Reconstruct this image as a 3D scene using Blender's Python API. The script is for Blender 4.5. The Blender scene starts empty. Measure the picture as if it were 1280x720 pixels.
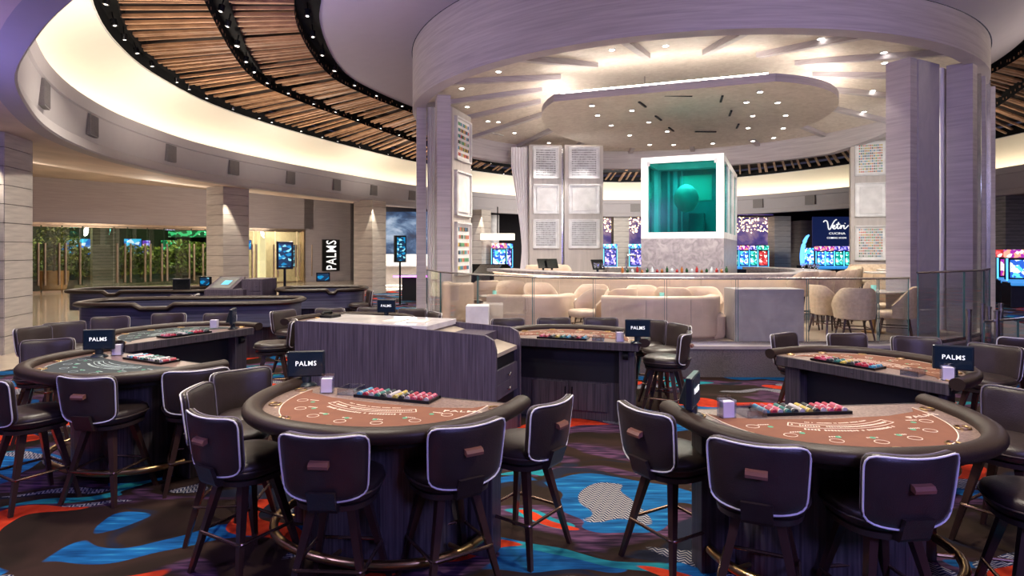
import bpy, bmesh, math, random
from mathutils import Vector, Matrix, noise as mnoise
random.seed(7)
PI=math.pi; C=bpy.context.scene.collection
def R(a): return math.radians(a)
# ---------------- camera, world, lights, exposure ----------------
F=760.0; H=1.95; HY=312.0
cam=bpy.data.cameras.new('camera'); co=bpy.data.objects.new('camera',cam); C.objects.link(co)
co.location=(0,0,H); co.rotation_euler=(PI/2,0,0); cam.sensor_width=36; cam.lens=F/1280*36; cam.shift_y=-48/1280
cam.clip_end=300
bpy.context.scene.camera=co
w=bpy.data.worlds.new('world'); bpy.context.scene.world=w; w.use_nodes=True
w.node_tree.nodes['Background'].inputs[0].default_value=(.36,.33,.52,1); w.node_tree.nodes['Background'].inputs[1].default_value=.09
vs=bpy.context.scene.view_settings
try: vs.view_transform='Standard'; vs.look='None'
except Exception: pass
vs.exposure=0.0; vs.gamma=1; vs.use_curve_mapping=False
def area(name,loc,size,power,col,rot=(0,0,0),sy=None,spread=None):
    l=bpy.data.lights.new(name,'AREA'); l.shape='RECTANGLE' if sy else 'DISK'; l.size=size
    if sy: l.size_y=sy
    l.energy=power; l.color=col
    if spread: l.spread=spread
    o=bpy.data.objects.new(name,l); C.objects.link(o); o.location=loc; o.rotation_euler=rot; return o
WARM=(1,.9,.75); COOL=(.42,.38,1)
for i,(x,y,z,p) in enumerate([(-1.2,3.6,3.9,50),(2.0,3.4,3.9,50),(-3.4,5.2,4,50),(-4.2,8,5.9,110),(.6,7.2,5.9,70),(3.2,5.6,4,45),(-6.5,11.8,5.9,160),(-2.2,9.2,5.9,90),
      (-5.5,17,5.9,230),(-2.4,25,5.9,260)]):
    area('ceiling_lamp_light',(x,y,z),.3,p*1.15,WARM,spread=R(130))
area('stage_wash_light',(2.8,-1.6,3.3),1.2,190,(.36,.33,1),(R(72),0,R(8)),1.0)
area('stage_wash_light',(-5.5,1.0,3.6),1.2,100,(.45,.4,1),(R(64),0,R(-40)),1.0)
area('drum_light',(3.2,12.0,5.0),1.2,200,WARM,spread=R(150))
area('drum_light',(7.2,14.2,5.0),1.0,180,WARM,spread=R(150))
area('drum_light',(.9,14.8,5.0),1.0,180,WARM,spread=R(150))
area('drum_light',(4.0,20.3,5.0),1.4,170,WARM,spread=R(150))
area('band_wash_light',(4.5,3.2,4.0),1.2,150,(.66,.55,1),(R(118),0,0),1)
area('soffit_wash_light',(-3.4,9.2,3.6),1.0,50,(.55,.45,1),(R(180),0,0),1)
area('left_soffit_light',(-7.2,5.2,2.4),1.2,190,(.35,.3,1),(R(180),0,0),1)
area('slot_hall_light',(6,44,5.5),5,500,(.55,.55,1))
area('lobby_light',(-13.5,25,3.9),2.5,520,WARM)
area('lobby_light',(-12,18,4.0),2.0,130,WARM)
area('far_fascia_fill_light',(6,29,4.5),3,1300,(1,.93,.85),(PI/2,0,0))  # added fill, faces away unseen, brightens the far fascia
area('display_fill_light',(1.6,16.6,3.4),.8,32,(1,.97,.93),(R(80),0,0))  # added fill in front of the left display panels, no fixture there
area('display_fill_light',(9.0,14.6,3.6),.7,45,(1,.97,.93),(R(80),0,R(-22)))  # same added fill for the right dotted panel
area('sign_wall_fill_light',(-8.6,30.5,3.9),1.5,190,WARM,(R(30),0,R(30)))  # added fill to lighten the wall return beside the sign
area('clouds_light',(-5,31,3.9),2.0,140,(.95,.92,1))
area('right_hall_light',(17,17,4.0),2.5,160,(.6,.6,1))
for (x,y,p) in ((-6.2,10.5,90),(-7.2,15.5,110),(-6.2,20.5,110),(-4.5,26,110),(14,20,90),(11,10.5,70)):
    area('slat_fill_light',(x,y,4.0),.5,p,(1,.87,.72),(PI,0,0))  # added upward fill brightening the slats, unseen from the camera
for (x,y,p) in ((-13,22,150),(-15,17,120),(-12.5,29,130)):
    area('lobby_fill_light',(x,y,3.3),.6,p,(1,.88,.74),(PI,0,0))  # added upward wash lifting the lobby walls and perimeter ceiling
# ---------------- pixel helpers (measurement only) ----------------
def U(px,py,z):
    d=F*(H-z)/(py-HY); return ((px-640)/F*d, d)
def X(px,d): return (px-640)/F*d
def Z(py,d): return H-(py-HY)*d/F
# ---------------- materials ----------------
MATS={}
def link(nt,a,b): nt.links.new(a,b)
def node(nt,t,**k):
    n=nt.nodes.new(t)
    for a,b in k.items(): setattr(n,a,b)
    return n
def ramp(nt,fac,stops,interp='LINEAR'):
    r=node(nt,'ShaderNodeValToRGB'); e=r.color_ramp.elements; r.color_ramp.interpolation=interp
    while len(e)<len(stops): e.new(.5)
    for i,(p,c) in enumerate(stops):
        e[i].position=p; e[i].color=(c[0],c[1],c[2],1) if isinstance(c,tuple) else (c,c,c,1)
    link(nt,fac,r.inputs[0]); return r.outputs[0]
def coords(nt,sc,rot=0,kind='Object'):
    tc=node(nt,'ShaderNodeTexCoord'); mp=node(nt,'ShaderNodeMapping')
    mp.inputs['Scale'].default_value=sc; mp.inputs['Rotation'].default_value=(0,0,rot)
    link(nt,tc.outputs[kind],mp.inputs[0]); return mp.outputs[0]
def nz(nt,vec,scale=1,detail=3,rough=.5,dist=0):
    n=node(nt,'ShaderNodeTexNoise'); n.inputs['Scale'].default_value=scale; n.inputs['Detail'].default_value=detail
    n.inputs['Roughness'].default_value=rough; n.inputs['Distortion'].default_value=dist
    link(nt,vec,n.inputs['Vector']); return n.outputs[0]
def M(name,col=(.5,.5,.5),rough=.5,metal=0,emit=None,es=0,grain=None,col2=None,lo=.35,hi=.65,bump=0,bs=200,coat=0,spec=.5,trans=0,detail=3,dist=0):
    if name in MATS: return MATS[name]
    m=bpy.data.materials.new(name); m.use_nodes=True; nt=m.node_tree; b=nt.nodes['Principled BSDF']
    b.inputs['Base Color'].default_value=(*col,1); b.inputs['Roughness'].default_value=rough; b.inputs['Metallic'].default_value=metal
    b.inputs['Coat Weight'].default_value=coat; b.inputs['Specular IOR Level'].default_value=spec
    if trans: b.inputs['Transmission Weight'].default_value=trans
    if emit: b.inputs['Emission Color'].default_value=(*emit,1); b.inputs['Emission Strength'].default_value=es
    g=grain or (4,4,4)
    f=nz(nt,coords(nt,g),1,detail,.55,dist)
    c2=col2 or tuple(c*.82 for c in col)
    link(nt,ramp(nt,f,[(lo,c2),(hi,col)]),b.inputs['Base Color'])
    if bump:
        bn=node(nt,'ShaderNodeBump'); bn.inputs['Strength'].default_value=bump; bn.inputs['Distance'].default_value=.01
        link(nt,nz(nt,coords(nt,(bs,bs,bs)),1,2),bn.inputs['Height']); link(nt,bn.outputs[0],b.inputs['Normal'])
    MATS[name]=m; return m
def glass(name,tint=(1,1,1),gl=.12,rough=.0,gc=(1,1,1)):
    m=bpy.data.materials.new(name); m.use_nodes=True; nt=m.node_tree; nt.nodes.clear()
    o=node(nt,'ShaderNodeOutputMaterial'); t=node(nt,'ShaderNodeBsdfTransparent'); g=node(nt,'ShaderNodeBsdfGlossy'); mx=node(nt,'ShaderNodeMixShader')
    t.inputs[0].default_value=(*tint,1); g.inputs[0].default_value=(*gc,1); g.inputs['Roughness'].default_value=rough
    fr=node(nt,'ShaderNodeFresnel'); fr.inputs[0].default_value=1.45
    mm=node(nt,'ShaderNodeMath',operation='MULTIPLY_ADD'); mm.inputs[1].default_value=.32; mm.inputs[2].default_value=gl*.2
    link(nt,fr.outputs[0],mm.inputs[0]); link(nt,mm.outputs[0],mx.inputs[0]); link(nt,t.outputs[0],mx.inputs[1]); link(nt,g.outputs[0],mx.inputs[2]); link(nt,mx.outputs[0],o.inputs[0])
    MATS[name]=m; return m
def emis(name,stops,scale=(3,3,3),es=1,vor=True):
    m=bpy.data.materials.new(name); m.use_nodes=True; nt=m.node_tree; b=nt.nodes['Principled BSDF']
    v=coords(nt,scale)
    if vor:
        n=node(nt,'ShaderNodeTexVoronoi'); n.inputs['Scale'].default_value=1; link(nt,v,n.inputs['Vector']); s=node(nt,'ShaderNodeSeparateColor'); link(nt,n.outputs['Color'],s.inputs[0]); f=s.outputs[0]
    else: f=nz(nt,v,1,6,.6,.4)
    c=ramp(nt,f,stops,'CONSTANT' if vor else 'LINEAR')
    link(nt,c,b.inputs['Emission Color']); b.inputs['Emission Strength'].default_value=es; b.inputs['Base Color'].default_value=(.02,.02,.03,1); b.inputs['Roughness'].default_value=.2
    MATS[name]=m; return m
leather=M('dark_brown_leather',(.04,.027,.025),.36,bump=.18,bs=130,col2=(.028,.019,.017),spec=.4)
piping=M('pale_piping',(.85,.83,.85),.4)
legwood=M('dark_espresso_wood',(.045,.02,.016),.3,grain=(30,30,2),coat=.3)
handlewood=M('red_brown_wood',(.26,.11,.075),.35,grain=(4,30,30))
blackmetal=M('black_metal',(.015,.015,.017),.3,.6)
brass=M('worn_brass',(.62,.42,.2),.28,1)
steel=M('brushed_steel',(.62,.62,.64),.25,1)
railleather=M('rail_leather',(.034,.021,.016),.42,bump=.15,bs=120,spec=.25)
tablewood=M('charcoal_wood_veneer',(.085,.07,.078),.45,grain=(70,70,1.8),col2=(.028,.023,.028))
consolewood=M('purple_grey_wood_veneer',(.125,.1,.135),.45,grain=(70,70,1.6),col2=(.045,.035,.05))
darkin=M('black_interior',(.008,.008,.011),.5)
speck=M('speckled_tabletop',(.3,.21,.17),.3,grain=(60,60,60),col2=(.12,.075,.07))
darkspeck=M('dark_speckled_tabletop',(.2,.12,.1),.3,grain=(60,60,60),col2=(.08,.045,.04))
feltbrown=M('rust_brown_felt',(.19,.07,.036),.9,grain=(9,9,9),col2=(.165,.06,.032))
feltblack=M('black_green_felt',(.025,.035,.038),.9,grain=(9,9,9))
printmat=M('cream_print',(.8,.68,.55),.8)
printgrey=M('pale_green_print',(.45,.55,.52),.8)
printgreen=M('green_print',(.08,.35,.2),.8)
lavender=M('lavender_card',(.72,.66,.8),.5)
bluescreen=M('navy_lit_screen',(.008,.012,.02),.15,emit=(.01,.03,.08),es=.18)
blackscreen=M('black_screen',(.006,.007,.008),.12)
monbody=M('black_monitor_plastic',(.012,.02,.03),.3)
whitelit=M('lit_white_letters',(.9,.9,.9),.5,emit=(1,1,1),es=.9)
wpaint=M('white_paint',(.8,.79,.8),.5)
wwood=M('whitewashed_wood',(.52,.48,.5),.5,grain=(.9,.9,22),col2=(.38,.34,.37),detail=5,dist=.6,lo=.3,hi=.7)
wwoodv=M('whitewashed_wood_vertical',(.58,.53,.51),.5,grain=(10,10,1.0),col2=(.47,.43,.41),detail=4,dist=.5,lo=.3,hi=.7)
ceilwood=M('pale_ceiling_wood',(.66,.59,.52),.5,grain=(6,6,6),col2=(.54,.47,.41),detail=4,dist=1.2)
soffit=M('soffit_plaster',(.4,.365,.42),.8,col2=(.39,.355,.41))
covem=M('cream_cove_plaster',(.84,.8,.7),.8,col2=(.83,.79,.69))
fasciam=M('grey_fascia_plaster',(.38,.355,.37),.7,col2=(.37,.345,.36))
ventm=M('grey_vent_mesh',(.2,.185,.185),.6,grain=(40,40,40))
slatm=M('walnut_slat',(.46,.25,.13),.6,grain=(3,3,3),col2=(.3,.155,.08))
ledm=M('led_strip',(1,1,1),emit=(1,.85,.6),es=9.5)
ledw=M('led_white',(1,1,1),emit=(1,.92,.78),es=30)
lampm=M('lamp_lens',(1,1,1),emit=(1,.94,.85),es=18)
wallp=M('mauve_grey_wallcovering',(.42,.375,.4),.6,grain=(1.0,1.0,30),col2=(.35,.31,.33))
stonem=M('travertine_block',(.56,.51,.46),.5,grain=(1.2,1.2,14),col2=(.42,.38,.35),detail=5,dist=.5)
stonej=M('dark_joint',(.05,.045,.04),.8)
granite=M('speckled_grey_granite',(.2,.175,.175),.35,grain=(70,70,70),col2=(.12,.105,.105),lo=.4,hi=.6)
granlight=M('light_grey_marble',(.42,.39,.41),.3,grain=(6,6,6),col2=(.24,.22,.24),detail=8,dist=1.5)
boxstone=M('grey_veined_stone',(.42,.38,.39),.35,grain=(2,2,2),col2=(.33,.3,.31),detail=8,dist=2)
platfloor=M('beige_platform_floor',(.36,.28,.22),.3,grain=(8,8,8))
creaml=M('cream_leather',(.62,.47,.37),.45,grain=(3,3,3))
creaml2=M('tan_fabric',(.55,.42,.31),.7,grain=(20,20,20))
tgl=glass('clear_glass',(.97,.985,.98),.08)
edgegl=M('green_glass_edge',(.07,.17,.18),.15,emit=(.1,.4,.4),es=.0)
doorgl=glass('door_glass',(.8,.83,.78),.2)
tealgl=glass('teal_tank_glass',(.16,.7,.68),.0,.15)
tealin=M('teal_tank_lining',(.01,.26,.27),.5)
acryl=glass('clear_acrylic',(.85,.88,.95),.5)
barlit=M('backlit_onyx_panel',(.68,.53,.42),.4,emit=(1,.76,.55),es=.28,grain=(3,3,1))
curtm=M('sheer_white_curtain',(.88,.85,.88),.8,col2=(.86,.83,.86))
artboard=M('white_display_board',(.92,.91,.92),.4)
copper=M('bronze_door_metal',(.5,.38,.28),.3,.9)
leafm=M('green_leaves',(.17,.2,.04),.6,grain=(2,2,2),col2=(.04,.1,.02))
potm=M('terracotta',(.55,.27,.1),.6)
darkwall=M('dark_hall_wall',(.035,.03,.045),.6)
chipm={k:M('chip_'+k,c,.45) for k,c in dict(blue=(.05,.26,.4),red=(.36,.02,.05),black=(.02,.025,.03),white=(.5,.46,.48),yellow=(.5,.38,.08),green=(.03,.17,.15),pink=(.5,.09,.16)).items()}
# carpet
def carpet():
    m=bpy.data.materials.new('patterned_carpet'); m.use_nodes=True; nt=m.node_tree; b=nt.nodes['Principled BSDF']; b.inputs['Roughness'].default_value=.95
    b.inputs['Specular IOR Level'].default_value=.1
    v0=coords(nt,(1,1,1)); wn=node(nt,'ShaderNodeTexNoise'); wn.inputs['Scale'].default_value=1.1; wn.inputs['Detail'].default_value=1; link(nt,v0,wn.inputs['Vector'])
    s1=node(nt,'ShaderNodeVectorMath',operation='MULTIPLY_ADD'); s1.inputs[1].default_value=(1.3,1.3,0); link(nt,wn.outputs['Color'],s1.inputs[0]); link(nt,v0,s1.inputs[2])
    def layer(off,scale,sx=.75,sy=1.5,d=0,rot=.25):
        mp=node(nt,'ShaderNodeMapping'); mp.inputs['Location'].default_value=off; mp.inputs['Scale'].default_value=(sx,sy,1); mp.inputs['Rotation'].default_value=(0,0,rot); link(nt,s1.outputs[0],mp.inputs[0])
        return nz(nt,mp.outputs[0],scale,d,.5,.3)
    def mixc(fac,a,bcol):
        mx=node(nt,'ShaderNodeMix',data_type='RGBA'); link(nt,fac,mx.inputs[0]); 
        link(nt,a,mx.inputs[6]); 
        if isinstance(bcol,tuple): mx.inputs[7].default_value=(*bcol,1)
        else: link(nt,bcol,mx.inputs[7])
        return mx.outputs[2]
    base=ramp(nt,layer((3,7,0),1.6,d=3),[(.38,(.016,.010,.007)),(.6,(.032,.017,.013))])
    pur=ramp(nt,layer((31,7,0),1.0,d=2),[(.54,(0.0,)*3),(.57,(1.,)*3)])
    purc=ramp(nt,nz(nt,coords(nt,(4,30,1),.3),1,2),[(.4,(.022,.012,.028)),(.68,(.13,.055,.115))])
    c=mixc(pur,base,purc)
    dk=ramp(nt,layer((61,2,0),1.3,d=2),[(.58,0.),(.62,1.)]); c=mixc(dk,c,(.012,.014,.028))
    bl=ramp(nt,layer((11,17,0),1.25,d=0),[(.637,0.),(.643,1.)])
    blc=ramp(nt,nz(nt,coords(nt,(3,22,1),.25),1,3),[(.3,(.004,.04,.13)),(.6,(.008,.11,.30)),(.8,(.04,.30,.46))]); c=mixc(bl,c,blc)
    te=ramp(nt,layer((91,47,0),1.5,d=0),[(.70,0.),(.707,1.)]); c=mixc(te,c,ramp(nt,nz(nt,coords(nt,(3,22,1),.25),1,3),[(.3,(.008,.13,.18)),(.7,(.02,.27,.31))]))
    # herringbone patches
    sp=node(nt,'ShaderNodeSeparateXYZ'); link(nt,coords(nt,(1,1,1),.4),sp.inputs[0])
    pp=node(nt,'ShaderNodeMath',operation='PINGPONG'); pp.inputs[1].default_value=.035; link(nt,sp.outputs[0],pp.inputs[0])
    ad=node(nt,'ShaderNodeMath',operation='ADD'); link(nt,pp.outputs[0],ad.inputs[0]); link(nt,sp.outputs[1],ad.inputs[1])
    ml=node(nt,'ShaderNodeMath',operation='MULTIPLY'); ml.inputs[1].default_value=190; link(nt,ad.outputs[0],ml.inputs[0])
    sn=node(nt,'ShaderNodeMath',operation='SINE'); link(nt,ml.outputs[0],sn.inputs[0])
    hb=ramp(nt,sn.outputs[0],[(.1,(.02,.03,.07)),(.4,(.36,.34,.34))])
    hf=ramp(nt,layer((7,71,0),1.35,d=0),[(.665,0.),(.67,1.)]); c=mixc(hf,c,hb)
    og=ramp(nt,layer((50,23,0),1.3,d=0),[(.655,0.),(.66,1.)]); c=mixc(og,c,ramp(nt,nz(nt,coords(nt,(12,12,12)),1,3),[(.3,(.4,.025,.008)),(.7,(.58,.05,.015))]))
    link(nt,c,b.inputs['Base Color'])
    bn=node(nt,'ShaderNodeBump'); bn.inputs['Strength'].default_value=.4; link(nt,nz(nt,coords(nt,(150,150,150)),1,2),bn.inputs['Height']); link(nt,bn.outputs[0],b.inputs['Normal'])
    return m
carpetm=carpet()
marblef=M('polished_marble_floor',(.5,.42,.33),.12,grain=(1.5,1.5,1.5),col2=(.4,.33,.26),detail=6,dist=1)
# ---------------- object helpers ----------------
def link_mesh(name,me,mat=None,parent=None,loc=None,rz=0):
    o=bpy.data.objects.new(name,me); C.objects.link(o)
    if mat and not me.materials: me.materials.append(mat)
    if parent: o.parent=parent
    if loc: o.location=loc
    if rz: o.rotation_euler[2]=rz
    return o
def tag(o,label=None,cat=None,group=None,kind=None):
    if label: o['label']=label
    if cat: o['category']=cat
    if group: o['group']=group
    if kind: o['kind']=kind
    return o
def thing(name,label,cat,loc=(0,0,0),rz=0,group=None):
    o=bpy.data.objects.new(name,None); C.objects.link(o); o.location=loc; o.rotation_euler=(0,0,rz); o.empty_display_size=.1
    return tag(o,label,cat,group)
class B:
    def __init__(s): s.v=[]; s.f=[]; s.mi=[]; s.cur=0
    def add(s,vs,fs):
        n=len(s.v); s.v+= [tuple(v) for v in vs]; s.f+=[tuple(i+n for i in f) for f in fs]; s.mi+=[s.cur]*len(fs); return s
    def box(s,cx,cy,cz,sx,sy,sz,rz=0,bev=0):
        """cz = bottom"""
        if bev:
            pts=[(sx/2,sy/2)]; o=[]
            for qx,qy,a0 in ((1,1,0),(-1,1,90),(-1,-1,180),(1,-1,270)):
                for k in range(3):
                    a=R(a0+k*45); o.append((qx*(sx/2-bev)+bev*math.cos(a),qy*(sy/2-bev)+bev*math.sin(a)))
            n=len(o); lv=[(cz,bev*.6),(cz+bev*.6,0),(cz+sz-bev*.6,0),(cz+sz,bev*.6)]
            vs=[]
            for z,i in lv:
                for (x,y) in o:
                    x2=x*(1-2*i/sx); y2=y*(1-2*i/sy); vs.append((cx+x2*math.cos(rz)-y2*math.sin(rz),cy+x2*math.sin(rz)+y2*math.cos(rz),z))
            fs=[tuple(reversed(range(n))),tuple(range(3*n,4*n))]
            for l in range(3):
                for k in range(n): fs.append((l*n+k,l*n+(k+1)%n,(l+1)*n+(k+1)%n,(l+1)*n+k))
            return s.add(vs,fs)
        vs=[]
        for z in (cz,cz+sz):
            for x,y in ((-1,-1),(1,-1),(1,1),(-1,1)):
                x*=sx/2; y*=sy/2; vs.append((cx+x*math.cos(rz)-y*math.sin(rz),cy+x*math.sin(rz)+y*math.cos(rz),z))
        return s.add(vs,[(3,2,1,0),(4,5,6,7),(0,1,5,4),(1,2,6,5),(2,3,7,6),(3,0,4,7)])
    def prism(s,pts,z0,z1):
        n=len(pts); vs=[(x,y,z0) for x,y in pts]+[(x,y,z1) for x,y in pts]
        return s.add(vs,[tuple(reversed(range(n))),tuple(range(n,2*n))]+[(k,(k+1)%n,n+(k+1)%n,n+k) for k in range(n)])
    def tube(s,path,r,n=8,closed=False,caps=True,ry=None):
        P=[Vector(p) for p in path]; m=len(P); vs=[]
        for i,p in enumerate(P):
            a=P[(i-1)%m] if (closed or i>0) else p; b=P[(i+1)%m] if (closed or i<m-1) else p
            t=(b-a).normalized(); up=Vector((0,0,1)) if abs(t.z)<.95 else Vector((0,1,0))
            sd=t.cross(up).normalized(); u2=sd.cross(t)
            rr=r[i] if isinstance(r,(list,tuple)) else r; rh=(ry if ry else rr)*(1 if not isinstance(r,(list,tuple)) else rr/max(r))
            for k in range(n):
                an=2*PI*k/n; vs.append(p+sd*math.cos(an)*rr+u2*math.sin(an)*(rh if ry else rr))
        fs=[]
        for i in range(m if closed else m-1):
            j=(i+1)%m
            for k in range(n): fs.append((i*n+k,i*n+(k+1)%n,j*n+(k+1)%n,j*n+k))
        if caps and not closed: fs+=[tuple(reversed(range(n))),tuple(range((m-1)*n,m*n))]
        return s.add(vs,fs)
    def lathe(s,prof,n=20,c=(0,0),sx=1,sy=1,ex=2):
        vs=[]
        for r,z in prof:
            for k in range(n):
                a=2*PI*k/n; ca,sa=math.cos(a),math.sin(a)
                q=(abs(ca)**ex+abs(sa)**ex)**(-1/ex); vs.append((c[0]+r*ca*q*sx,c[1]+r*sa*q*sy,z))
        fs=[]
        for i in range(len(prof)-1):
            for k in range(n): fs.append((i*n+k,i*n+(k+1)%n,(i+1)*n+(k+1)%n,(i+1)*n+k))
        fs+=[tuple(reversed(range(n))),tuple(range((len(prof)-1)*n,len(prof)*n))]
        return s.add(vs,fs)
    def sweep(s,path,prof,closed=False):
        """path 2D list; prof closed list of (offset to the left, z)"""
        m=len(path); n=len(prof); vs=[]
        for i in range(m):
            x,y=path[i]; a=path[(i-1)%m] if (closed or i>0) else path[i]; b=path[(i+1)%m] if (closed or i<m-1) else path[i]
            tx,ty=b[0]-a[0],b[1]-a[1]; l=math.hypot(tx,ty) or 1; nx,ny=-ty/l,tx/l
            for o,z in prof: vs.append((x+nx*o,y+ny*o,z))
        fs=[]
        for i in range(m if closed else m-1):
            j=(i+1)%m
            for k in range(n): fs.append((i*n+k,i*n+(k+1)%n,j*n+(k+1)%n,j*n+k))
        if not closed: fs+=[tuple(reversed(range(n))),tuple(range((m-1)*n,m*n))]
        return s.add(vs,fs)
    def build(s,name,mat,parent=None,smooth=False,loc=None,rz=0,mats=None,bev=0,ang=40):
        me=bpy.data.meshes.new(name); me.from_pydata(s.v,[],s.f)
        for mm in (mats or [mat]): me.materials.append(mm)
        if mats: me.polygons.foreach_set('material_index',s.mi)
        bm=bmesh.new(); bm.from_mesh(me); bmesh.ops.recalc_face_normals(bm,faces=bm.faces)
        if bev: bmesh.ops.bevel(bm,geom=bm.edges[:],offset=bev,segments=2,affect='EDGES')
        bm.to_mesh(me); bm.free()
        if smooth:
            me.polygons.foreach_set('use_smooth',[True]*len(me.polygons))
            try: me.set_sharp_from_angle(angle=R(ang))
            except Exception: pass
        me.update()
        return link_mesh(name,me,None,parent,loc,rz)
def children(o): return [c for c in bpy.data.objects if c.parent==o]
def tree(o):
    return [(c,tree(c)) for c in children(o)]
def copy_tree(o,tr,parent=None):
    c=o.copy(); C.objects.link(c); c.parent=parent
    for ch,t in tr: copy_tree(ch,t,c)
    return c
def loft(rings,closed=True):
    n=len(rings[0]); vs=[p for r in rings for p in r]; fs=[]
    for i in range(len(rings)-1):
        for k in range(n if closed else n-1): fs.append((i*n+k,i*n+(k+1)%n,(i+1)*n+(k+1)%n,(i+1)*n+k))
    b=B(); b.add(vs,fs); return b
def struct(o): o['kind']='structure'; return o
def catmull(P,n=12,closed=True):
    out=[]; m=len(P)
    for i in range(m if closed else m-1):
        g=lambda k:(P[k%m] if closed else P[max(0,min(m-1,k))])
        p0,p1,p2,p3=g(i-1),g(i),g(i+1),g(i+2)
        for k in range(n):
            t=k/n; out.append(tuple(.5*(2*p1[j]+(p2[j]-p0[j])*t+(2*p0[j]-5*p1[j]+4*p2[j]-p3[j])*t*t+(3*p1[j]-p0[j]-3*p2[j]+p3[j])*t**3) for j in (0,1)))
    if not closed: out.append(P[-1])
    return out
TXT={}
def text(name,body,size,mat,parent,loc,rot,ext=.002,align='CENTER',squash=1):
    k=(body,size,ext,mat.name)
    if k not in TXT:
        cu=bpy.data.curves.new('t','FONT'); cu.body=body; cu.size=size; cu.extrude=ext; cu.align_x=align; cu.align_y='CENTER'; cu.resolution_u=2; cu.space_character=1.08; cu.offset=size*.003
        o=bpy.data.objects.new('t',cu); C.objects.link(o); bpy.context.view_layer.update()
        me=bpy.data.meshes.new_from_object(o.evaluated_get(bpy.context.evaluated_depsgraph_get())); me.materials.clear(); me.materials.append(mat)
        bpy.data.objects.remove(o); bpy.data.curves.remove(cu); TXT[k]=me
    o=bpy.data.objects.new(name,TXT[k]); C.objects.link(o); o.parent=parent; o.location=loc; o.rotation_euler=rot; o.scale=(squash,1,1); return o
# ================= SETTING =================
CX,CY=4.0,11.0; N=180
def polar(P):
    c=catmull(P,24); L=sorted((math.atan2(y-CY,x-CX),math.hypot(x-CX,y-CY)) for x,y in c)
    L=[(L[-1][0]-2*PI,L[-1][1])]+L+[(L[0][0]+2*PI,L[0][1])]
    def f(t):
        t=(t+PI)%(2*PI)-PI
        for i in range(len(L)-1):
            if L[i][0]<=t<=L[i+1][0]:
                d=L[i+1][0]-L[i][0] or 1; k=(t-L[i][0])/d; return L[i][1]*(1-k)+L[i+1][1]*k
        return L[0][1]
    return f
FR=[(-3.73,5.16),(-4.77,6.08),(-6.07,7.42),(-7.1,8.85),(-8.2,10.7),(-9,12.7),(-9.5,15.1),(-9.5,18.5),(-8.5,22.4),(-6.7,26.9),(-4.9,30.5),(-2.3,33.7),(1,36.8),(6,39.3),(11,38.5),(15,35),(18.2,29),(19.3,23.5),(18.6,17),(16,10),(11.5,5),(6,2.8),(1,2.6),(-2.2,4)]
MR=[(-4.2,8.2),(-5.1,10.5),(-6.25,14.85),(-5.95,17.4),(-5.05,20.2),(-3.8,23.9),(-2.1,28),(0,31.4),(5,33.5),(10,31.5),(13.6,26),(14.8,20),(13.2,15.6),(11.6,11.5),(9,7.8),(4,5.6),(-1,6.1)]
IR=[(-2.5,8.9),(.5,7.9),(4,7.6),(7.5,8.9),(9.8,11.2),(11.3,15),(10.8,19),(8.5,22.5),(5,24),(1.5,23.5),(-1.2,21.5),(-2.9,18.5),(-3.9,15.8),(-4.04,14.1),(-3.75,12),(-3.3,10.5)]
fF,fM,fI=polar(FR),polar(MR),polar(IR)
TH=[2*PI*i/N-PI for i in range(N)]
def ring(f,off,z):
    zz=z if callable(z) else (lambda t:z)
    return [(CX+(f(t)+off)*math.cos(t),CY+(f(t)+off)*math.sin(t),zz(t)) for t in TH]
ZF=4.07; ZS=6.25
# floor
b=B(); b.add([(-40,-8,0),(40,-8,0),(40,60,0),(-40,60,0)],[(0,1,2,3)]); struct(b.build('floor',carpetm))
b=B(); b.prism([(-40,-2),(-11,6.5),(-8.3,9.2),(-8.0,10.6),(-9.6,15.2),(-9.2,20),(-6.8,27),(-5.2,29.2),(4,29.2),(4,60),(-40,60)],0.0,.006); struct(b.build('floor_marble',marblef))
# lower perimeter ceiling (outside the fascia), rising to the walls
def zc(t): return ZF
b=loft([ring(fF,.28,ZF),ring(fF,.5,ZF+.02),ring(fF,3.0,4.25),ring(fF,9,5.1),ring(fF,30,5.4)]); 
lowceil=M('warm_perimeter_ceiling',(.62,.5,.42),.7,grain=(1,1,1)); struct(b.build('ceiling_perimeter',lowceil,smooth=True))
# fascia with ledge
b=loft([ring(fF,.28,ZF),ring(fF,.0,ZF),ring(fF,-.03,ZF+.03),ring(fF,.02,4.3),ring(fF,.06,4.32),ring(fF,.0,4.9),ring(fF,-.05,4.92),ring(fF,-.1,5.16),ring(fF,.08,5.16),ring(fF,.1,4.98),ring(fF,.75,4.98)])
struct(b.build('trim_1',fasciam,smooth=True,ang=25))
# cove wall curved
prof=[(.75,4.98),(.74,5.1),(.6,5.35),(.3,5.65),(-.1,5.9),(-.5,6.12),(-.85,ZS-.02)]
b=loft([ring(fF,o,z) for o,z in prof]); struct(b.build('ceiling_cove',covem,smooth=True))
b=loft([ring(fF,.2,5.0),ring(fF,.2,5.05),ring(fF,.34,5.05),ring(fF,.34,5.0)]); led=b.build('cove_light_strip',ledm); tag(led,'warm light strip hidden along the ledge of the big curved cove','light strip')
# black tracks
def track(name,f,o0,o1):
    b=loft([ring(f,o0,ZS-.03),ring(f,o0,ZS+.0),ring(f,o0-.0,ZS+.25),ring(f,o1,ZS+.25),ring(f,o1,ZS),ring(f,o1,ZS-.03)])
    return struct(b.build(name,M('matte_black_track',(.008,.008,.009),.8,spec=.15),smooth=False))
track('trim_2',fF,-.85,-1.25); track('trim_3',fM,.2,-.2); track('trim_4',fI,.45,.0)
trim=M('pale_trim_edge',(.6,.6,.62),.5)
b=loft([ring(fF,-.85,ZS-.05),ring(fF,-.82,ZS-.05),ring(fF,-.82,ZS),ring(fF,-.85,ZS)]); struct(b.build('trim_5',trim))
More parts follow.
